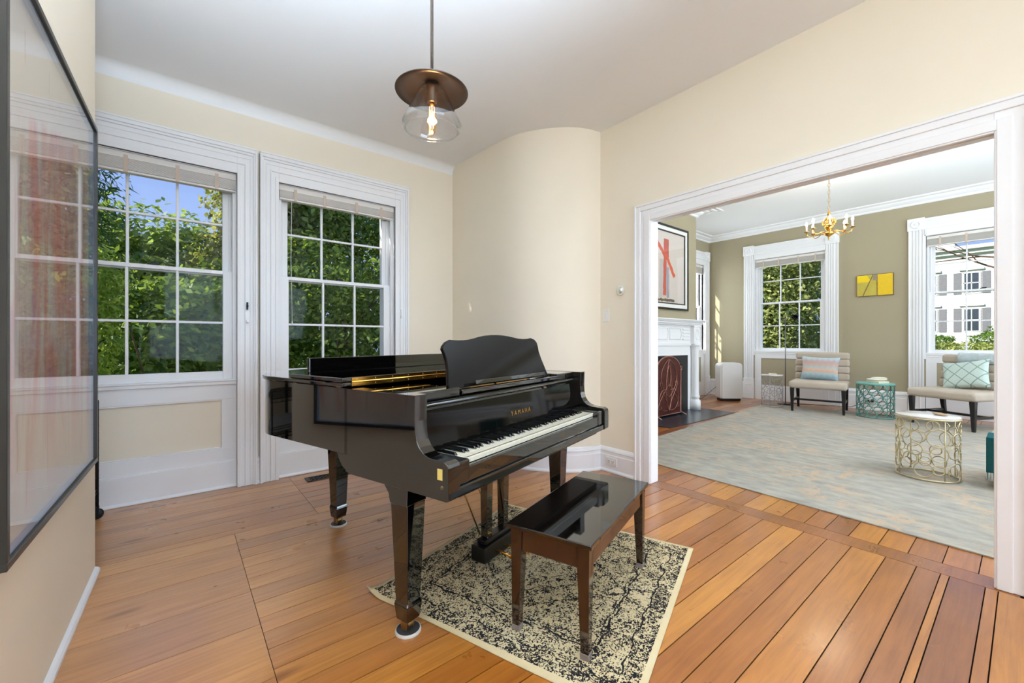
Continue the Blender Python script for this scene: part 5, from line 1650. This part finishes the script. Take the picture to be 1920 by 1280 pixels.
# chandelier
def build_chandelier():
    t = thing('chandelier', 'brass chandelier with curved arms and glowing candle bulbs hanging in the far room', 'chandelier', (6.73, 1.65, 0.098))
    t.scale = (0.917, 0.917, 0.917)
    z0 = 2.72
    FC = (FCEIL - 0.098) / 0.917
    mb = MB()
    mb.lathe([(0.0, z0 - 0.075), (0.006, z0 - 0.07), (0.010, z0 - 0.05), (0.004, z0 - 0.035), (0.012, z0 - 0.02), (0.045, z0 + 0.0), (0.066, z0 + 0.022), (0.060, z0 + 0.035), (0.03, z0 + 0.045), (0.022, z0 + 0.06), (0.045, z0 + 0.085), (0.055, z0 + 0.115), (0.046, z0 + 0.145), (0.024, z0 + 0.165), (0.02, z0 + 0.18), (0.042, z0 + 0.205), (0.048, z0 + 0.23), (0.03, z0 + 0.26), (0.014, z0 + 0.275), (0.022, z0 + 0.295), (0.02, z0 + 0.315), (0.008, z0 + 0.34), (0.006, z0 + 0.37), (0.0, z0 + 0.375)], seg=24)
    for k in range(8):
        a = 2 * PI * k / 8
        c_, s_ = math.cos(a), math.sin(a)
        mb.tube([(0.03 * c_, 0.03 * s_, z0 + 0.17), (0.075 * c_, 0.075 * s_, z0 + 0.15), (0.085 * c_, 0.085 * s_, z0 + 0.20), (0.06 * c_, 0.06 * s_, z0 + 0.235), (0.05 * c_, 0.05 * s_, z0 + 0.21)], 0.006, 6)
    mb.build('body', brass, t)
    # chain
    mb = MB()
    nl = 11; zc = z0 + 0.375; lh = (FC - 0.02 - zc) / nl
    for k in range(nl):
        zc_ = zc + (k + 0.5) * lh
        pts = []
        for q in range(12):
            a = 2 * PI * q / 12
            u = 0.011 * math.cos(a); w = (lh * 0.56) * math.sin(a)
            pts.append((u, 0, zc_ + w) if k % 2 else (0, u, zc_ + w))
        mb.tube(pts, 0.0026, 6, closed=True)
    mb.build('chain', oldbrass, t)
    mb = MB(); mb.lathe([(0.0, FC - 0.03), (0.02, FC - 0.028), (0.05, FC - 0.015), (0.055, FC - 0.001)], seg=20); mb.build('ceiling_canopy', oldbrass, t)
    for k in range(8):
        a = 2 * PI * (k + 0.35) / 8
        R = 0.265
        M = Matrix.Rotation(a, 4, 'Z')
        mb = MB()
        mb.tube([(0.05, 0, z0 + 0.02), (0.09, 0, z0 + 0.045), (0.13, 0, z0 + 0.035), (0.18, 0, z0 + 0.01), (0.225, 0, z0 + 0.005), (0.255, 0, z0 + 0.025), (R, 0, z0 + 0.07)], 0.0055, 8, M=M)
        arm = mb.build('arm', brass, t)
        mb = MB(); mb.lathe([(0.0, z0 + 0.068), (0.014, z0 + 0.07), (0.036, z0 + 0.082), (0.034, z0 + 0.085), (0.012, z0 + 0.078), (0.0, z0 + 0.078)], R, 0, 18, M=M)
        mb.build('drip_pan', oldbrass, arm)
        mb = MB(); mb.lathe([(0.0, z0 + 0.079), (0.0115, z0 + 0.079), (0.0115, z0 + 0.165), (0.0, z0 + 0.165)], R, 0, 14, M=M)
        mb.build('candle_sleeve', candle, arm)
        mb = MB(); mb.lathe([(0.0, z0 + 0.165), (0.008, z0 + 0.167), (0.016, z0 + 0.185), (0.014, z0 + 0.205), (0.005, z0 + 0.23), (0.0, z0 + 0.235)], R, 0, 14, M=M)
        mb.build('bulb', bulb_on, arm)
    d = bpy.data.lights.new('chandelier_light', 'POINT'); d.energy = 14; d.color = (1.0, 0.84, 0.62); d.shadow_soft_size = 0.2
    o = bpy.data.objects.new('chandelier_light', d); COL.objects.link(o); o.parent = t; o.location = (0, 0, z0 + 0.26)
build_chandelier()

# ================================================================ outside
def leaf_mat(name, c1, c2, trans=0.35):
    m, nt, b = newmat(name); t = NT(nt)
    at = t.N.new('ShaderNodeAttribute'); at.attribute_name = 'leafrnd'
    c = t.mix(at.outputs['Fac'], lin(c1), lin(c2))
    b.inputs['Roughness'].default_value = 0.5; b.inputs['Specular IOR Level'].default_value = 0.35
    t.L.new(c, b.inputs['Base Color'])
    tl = t.N.new('ShaderNodeBsdfTranslucent'); t.L.new(t.mix(0.4, c, lin((190, 210, 60))), tl.inputs[0])
    mx = t.N.new('ShaderNodeMixShader'); mx.inputs[0].default_value = trans
    t.L.new(b.outputs[0], mx.inputs[1]); t.L.new(tl.outputs[0], mx.inputs[2])
    t.L.new(mx.outputs[0], t.N['Material Output'].inputs[0])
    return m
bark = mat('brown bark', (96, 76, 60), 0.9, var=0.3, vscale=12, stretch=(3, 3, 0.6))
def foliage(name, parent, m, blobs, n, size, seed, asp=0.5, droop=0.0, fill=0.55):
    rs = np.random.RandomState(seed)
    vol = np.array([b_[3] * b_[4] * b_[5] for b_ in blobs]) ** 0.67
    idx = rs.choice(len(blobs), n, p=vol / vol.sum())
    B = np.array(blobs, dtype=float)[idx]
    d = rs.normal(size=(n, 3)); d /= np.linalg.norm(d, axis=1)[:, None]
    r = fill + (1 - fill) * rs.rand(n) ** 0.5
    clump = 1 + 0.16 * np.sin(d[:, 0] * 9 + seed) * np.sin(d[:, 1] * 8) + 0.14 * np.sin(d[:, 2] * 11 + seed * 2)
    P = B[:, :3] + d * (r * clump)[:, None] * B[:, 3:6]
    P += rs.normal(size=(n, 3)) * size * 0.5
    nn = d + rs.normal(size=(n, 3)) * 0.7; nn[:, 2] += 0.35
    nn /= np.linalg.norm(nn, axis=1)[:, None]
    up = rs.normal(size=(n, 3)); up[:, 2] -= droop
    a = np.cross(nn, up); a /= np.linalg.norm(a, axis=1)[:, None] + 1e-9
    b_ = np.cross(nn, a)
    s = size * (0.6 + 0.8 * rs.rand(n))[:, None]
    V = np.empty((n, 4, 3))
    V[:, 0] = P - b_ * s; V[:, 1] = P + a * s * asp - b_ * s * 0.1 + nn * s * 0.12; V[:, 2] = P + b_ * s; V[:, 3] = P - a * s * asp - b_ * s * 0.1 + nn * s * 0.12
    V[:, :, 2] = np.maximum(V[:, :, 2], -0.55)
    V = V.reshape(-1, 3)
    me = bpy.data.meshes.new(name)
    me.vertices.add(4 * n); me.vertices.foreach_set('co', V.ravel())
    me.loops.add(4 * n); me.loops.foreach_set('vertex_index', np.arange(4 * n, dtype=np.int32))
    me.polygons.add(n); me.polygons.foreach_set('loop_start', np.arange(0, 4 * n, 4, dtype=np.int32))
    try: me.polygons.foreach_set('loop_total', np.full(n, 4, dtype=np.int32))
    except Exception: pass
    me.update(calc_edges=True)
    at = me.attributes.new('leafrnd', 'FLOAT', 'POINT')
    at.data.foreach_set('value', np.repeat(rs.rand(n) ** 1.3, 4).astype(np.float32))
    me.materials.append(m); me.validate()
    o = bpy.data.objects.new(name, me); COL.objects.link(o)
    if parent is not None: o.parent = parent
    return o
def tree(name, label, cat, loc, m, blobs, n, size, seed, trunk=(0.08, 2.0), **kw):
    t = thing(name, label, cat, loc)
    foliage('foliage', t, m, blobs, n, size, seed, **kw)
    mb = MB()
    r0, h0 = trunk
    mb.tube([(0, 0, 0.0), (0.02, 0.02, h0 * 0.5), (-0.03, 0.03, h0)], r0, 8, r2=r0 * 0.5)
    rs = random.Random(seed)
    for k in range(7):
        a = rs.uniform(0, 2 * PI); z = h0 * rs.uniform(0.35, 0.95); l = rs.uniform(0.3, 0.9) * blobs[0][3]
        mb.tube([(0, 0, z), (l * .5 * math.cos(a), l * .5 * math.sin(a), z + l * 0.35), (l * math.cos(a), l * math.sin(a), z + l * 0.9)], r0 * 0.35, 6, r2=r0 * 0.1)
    mb.build('trunk', bark, t)
    return t
L_dark = leaf_mat('dark laurel leaves', (58, 92, 36), (146, 172, 80), 0.45)
L_mid = leaf_mat('mid green leaves', (84, 120, 50), (192, 206, 110), 0.5)
L_lime = leaf_mat('lime green leaves', (112, 146, 44), (196, 208, 96), 0.45)
L_olive = leaf_mat('olive brown leaves', (112, 116, 62), (204, 192, 128), 0.45)
L_blue = leaf_mat('blue green conifer needles', (40, 78, 56), (96, 136, 84), 0.35)
L_bright = leaf_mat('bright yellow green leaves', (70, 88, 40), (192, 196, 122), 0.35)
L_box = leaf_mat('boxwood leaves', (62, 96, 30), (120, 150, 50), 0.3)
L_ivy = leaf_mat('ground ivy leaves', (110, 130, 60), (200, 196, 110), 0.3)

grass = mat('garden lawn', (110, 128, 66), 0.95, spec=0.1, var=0.25, vscale=4)
mb = MB(); mb.box(-60, 90, -70, 60, -0.60, -0.55)
struct(mb.build('ground', grass))
G = -0.55
# shrubs and trees beyond the two near windows
tree('laurel_hedge', 'dense dark laurel hedge filling the lower middle panes of the left window', 'hedge', (-0.2, 7.0, G), L_dark, [(0, 0, 1.1, 1.3, 0.8, 1.3), (0.6, 0.3, 1.9, 0.9, 0.7, 0.9), (-0.7, 0.2, 1.7, 0.9, 0.7, 1.0)], 15000, 0.05, 1, trunk=(0.06, 1.8), fill=0.7)
tree('laurel_hedge', 'dark leafy shrub filling the panes of the window behind the piano', 'hedge', (2.2, 7.2, G), L_dark, [(0, 0, 1.2, 1.2, 0.8, 1.4), (0.9, 0.3, 1.8, 1.1, 0.8, 1.3), (-0.5, 0.3, 2.4, 0.9, 0.7, 1.0), (1.7, 0.3, 1.2, 1.0, 0.8, 1.4)], 19000, 0.045, 2, trunk=(0.07, 2.2), fill=0.7)
tree('leafy_shrub', 'lime green sunlit shrub at the left edge of the left window', 'shrub', (-0.80, 5.75, G), L_lime, [(0, 0, 1.6, 0.36, 0.34, 1.1), (0.12, 0, 2.25, 0.28, 0.28, 0.45), (-0.4, 0.1, 2.3, 0.4, 0.35, 0.7)], 7000, 0.038, 3, trunk=(0.05, 2.0), asp=0.35, droop=0.8)
tree('blue_conifer', 'blue green conifer rising behind the lime shrub in the left window', 'tree', (-1.7, 9.0, G), L_blue, [(0, 0, 2.6, 1.1, 1.1, 2.4), (0.3, 0, 4.2, 0.55, 0.55, 1.0), (0.1, 0, 4.9, 0.35, 0.35, 0.8)], 11000, 0.07, 4, trunk=(0.1, 4.0), asp=0.22)
tree('leafy_tree', 'mid green tree whose crown meets the sky in the left window', 'tree', (-0.35, 10.5, G), L_mid, [(0, 0, 2.2, 1.6, 1.2, 1.8), (0.5, 0, 3.0, 0.8, 0.8, 1.0), (-0.7, 0, 3.1, 0.6, 0.7, 1.1)], 14000, 0.07, 5, trunk=(0.12, 3.2))
tree('leafy_tree', 'tall olive brown tree at the right side of the left window', 'tree', (1.15, 9.0, G), L_olive, [(0, 0, 2.7, 1.0, 0.9, 2.1), (0.05, 0, 4.0, 0.65, 0.6, 1.0), (-0.2, 0, 4.5, 0.4, 0.4, 0.6)], 14000, 0.055, 6, trunk=(0.1, 4.0), droop=1.0)
tree('leafy_tree', 'tall green tree seen in the left panes of the window behind the piano', 'tree', (2.2, 9.4, G), L_mid, [(0, 0, 3.0, 1.2, 1.0, 2.2), (0.1, 0, 4.4, 0.9, 0.7, 1.0)], 15000, 0.065, 7, trunk=(0.12, 4.0))
tree('leafy_tree', 'dark green tree seen in the right panes of the window behind the piano', 'tree', (4.2, 9.6, G), L_dark, [(0, 0, 3.0, 1.4, 1.1, 2.3), (-0.1, 0, 4.5, 0.8, 0.7, 0.9), (0.9, 0, 4.0, 0.8, 0.7, 1.0)], 15000, 0.06, 8, trunk=(0.12, 4.0))
tree('leafy_tree', 'unseen dense tree added left of the window wall to keep sun off the windows', 'tree', (-3.1, 5.6, G), L_olive, [(0, 0, 3.0, 0.9, 0.45, 2.3), (0.6, -0.15, 3.9, 1.1, 0.4, 1.1), (-0.9, 0, 4.2, 0.8, 0.4, 1.3)], 16000, 0.06, 9, trunk=(0.12, 4.5), droop=1.0)  # out of view, added only to block sun at the near windows
tree('leafy_shrub', 'loose leafy shrub outside the narrow window beside the fireplace', 'shrub', (6.6, 6.0, G), L_mid, [(0, 0, 2.4, 0.75, 0.5, 1.7), (-0.5, 0.1, 3.9, 0.8, 0.5, 0.9)], 3600, 0.06, 16, trunk=(0.05, 3.0), fill=0.2)
# beyond the end wall of the far room
tree('leafy_shrub', 'dense yellow green sunlit bush filling the window behind the left taupe chair', 'shrub', (13.0, 4.35, G), L_bright, [(0, 0, 1.6, 1.2, 1.4, 1.7), (0.1, 0.3, 3.2, 1.1, 1.3, 1.5), (0.2, -0.2, 3.9, 0.9, 0.8, 1.1), (0.1, 1.0, 2.0, 1.2, 1.2, 2.0)], 22000, 0.058, 11, trunk=(0.1, 3.5))
tree('leafy_tree', 'darker tree behind the sunlit bush in the window behind the left chair', 'tree', (15.5, 5.3, G), L_dark, [(0, 0, 2.8, 1.2, 1.6, 2.8), (0, 0, 4.8, 1.0, 1.2, 1.6)], 12000, 0.09, 12, trunk=(0.12, 4.0))
tree('boxwood_ball', 'rounded boxwood at the left of the white house garden', 'shrub', (21.0, 1.98, 0.45), L_box, [(0, 0, 0.55, 0.45, 0.45, 0.42)], 3500, 0.035, 13, trunk=(0.03, 0.4), fill=0.85)
tree('boxwood_ball', 'larger rounded boxwood at the right of the white house garden', 'shrub', (21.0, 0.62, 0.45), L_box, [(0, 0, 0.62, 0.55, 0.6, 0.5)], 4500, 0.035, 14, trunk=(0.03, 0.4), fill=0.85)
ivym = foliage('garden_hedge', None, L_ivy, [(19.0, 1.9, 0.85, 0.4, 0.6, 0.30), (19.0, 1.2, 0.80, 0.4, 0.6, 0.35), (19.0, 0.6, 0.85, 0.4, 0.6, 0.30), (19.0, -0.1, 0.8, 0.4, 0.6, 0.3)], 6000, 0.035, 15, fill=0.6)
tag(ivym, 'low yellow green hedge along the white brick garden wall outside the right far window', 'hedge')
# low openwork brick wall and its raised bed
brickw = mat('whitewashed brick', (206, 200, 190), 0.85, var=0.15, vscale=10)
mb = MB()
for r in range(9):
    for k in range(18):
        y = -1.4 + k * 0.26 + (0.13 if r % 2 else 0)
        mb.box(18.3, 18.42, y, y + 0.20, -0.55 + r * 0.165, -0.55 + r * 0.165 + 0.13)
mb.box(18.32, 18.40, -1.5, 3.4, -0.55, 0.9)
o = mb.build('garden_wall', brickw, None); tag(o, 'low whitewashed brick garden wall below the yellow green hedge outside the right far window', 'garden wall')
# bank the boxwoods grow on
mb = MB(); mb.box(20.0, 50.0, -12, 16, -0.5, 0.45); o = struct(mb.build('ground_terrace', grass))
# white house
def build_house():
    t = thing('white_house', 'white clapboard house with grey shutters and deep cornice across the garden', 'house', (55, 3.0, 0.4))
    hw = mat('white clapboard', (212, 212, 210), 0.7, var=0.03, vscale=1.0)
    sh = mat('grey shutters', (104, 104, 108), 0.6, var=0.08)
    dg = mat('dark house window', (60, 66, 74), 0.1, var=0.2)
    mb = MB(); mb.box(0, 9, -9, 10, 0, 8.7)
    k = 0
    z = 0.1
    while z < 8.5:
        mb.prism([(-0.04, z), (0.0, z), (0.0, z + 0.22), (-0.01, z + 0.22)], -9, 10, 'y'); z += 0.24
    mb.build('wall', hw, t)
    mb = MB(); mb.box(-0.9, 9.9, -9.9, 10.9, 8.95, 9.25); mb.box(-0.5, 9.5, -9.5, 10.5, 8.6, 8.95); mb.box(-0.12, 0, -9, 10, 7.95, 8.6)
    mb.build('cornice', hw, t)
    mb = MB(); mb.box(2.0, 3.0, 1.3, 2.6, 9.2, 11.4); mb.box(1.9, 3.1, 1.2, 2.7, 11.1, 11.4); mb.build('chimney', hw, t)
    for yy in (-5.2, -2.55, 0.1, 2.75, 5.4):
        for z0, z1 in ((1.7, 3.7), (5.1, 6.9)):
            mb = MB(); mb.box(-0.08, 0, yy - 0.55, yy + 0.55, z0 - 0.1, z1 + 0.1); mb.box(-0.25, 0, yy - 0.75, yy + 0.75, z1 + 0.25, z1 + 0.42)
            for s in (-1, 1): mb.box(-0.13, -0.08, yy + s * 0.55, yy + s * 0.43, z0, z1)
            for q in (0, 0.5, 1): mb.box(-0.13, -0.08, yy - 0.5, yy + 0.5, z0 + (z1 - z0) * q - 0.04, z0 + (z1 - z0) * q + 0.04)
            mb.box(-0.13, -0.08, yy - 0.03, yy + 0.03, z0, z1)
            w = mb.build('window', hw, t)
            mb = MB(); mb.box(-0.1, -0.082, yy - 0.43, yy + 0.43, z0, z1); mb.build('pane', dg, w)
            for s in (-1, 1):
                mb = MB(); mb.box(-0.1, -0.045, yy + s * 0.62, yy + s * 1.1, z0 - 0.05, z1 + 0.05); mb.build('shutter', sh, t)
build_house()
# bare tree with dark twisting branches in front of the house
t = thing('bare_tree', 'bare dark branching tree in front of the white house', 'tree', (24.0, -1.2, G))
mb = MB(); rs = random.Random(21)
mb.tube([(0, 0, 0), (0.1, 0.1, 2.0), (0, 0.3, 4.2), (0.1, 0.2, 6.5)], 0.16, 8, r2=0.07)
tr_ = mb.build('trunk', bark, t)
mb = MB()
def branch(p, d, l, r, k):
    pts = [p]
    q = Vector(p); dd = Vector(d)
    for i in range(6):
        dd = (dd + Vector((rs.uniform(-.25, .25), rs.uniform(-.3, .3), rs.uniform(-.28, .32)))).normalized()
        q = q + dd * l / 6; pts.append(tuple(q))
        if k > 0 and i > 1 and rs.random() < 0.8:
            branch(tuple(q), tuple((dd + Vector((rs.uniform(-.4, .4), rs.uniform(-.8, .8), rs.uniform(-.6, .8)))).normalized()), l * 0.45, r * 0.5, k - 1)
    mb.tube(pts, r, 6, r2=r * 0.3)
for z, s in ((3.3, 0.15), (4.2, 0.3), (4.9, 0.1), (5.6, 0.2)):
    branch((0.05, 0.25, z + 0.5), (0.0, 1.0, s), 4.2, 0.05, 2)
mb.build('branches', bark, t)
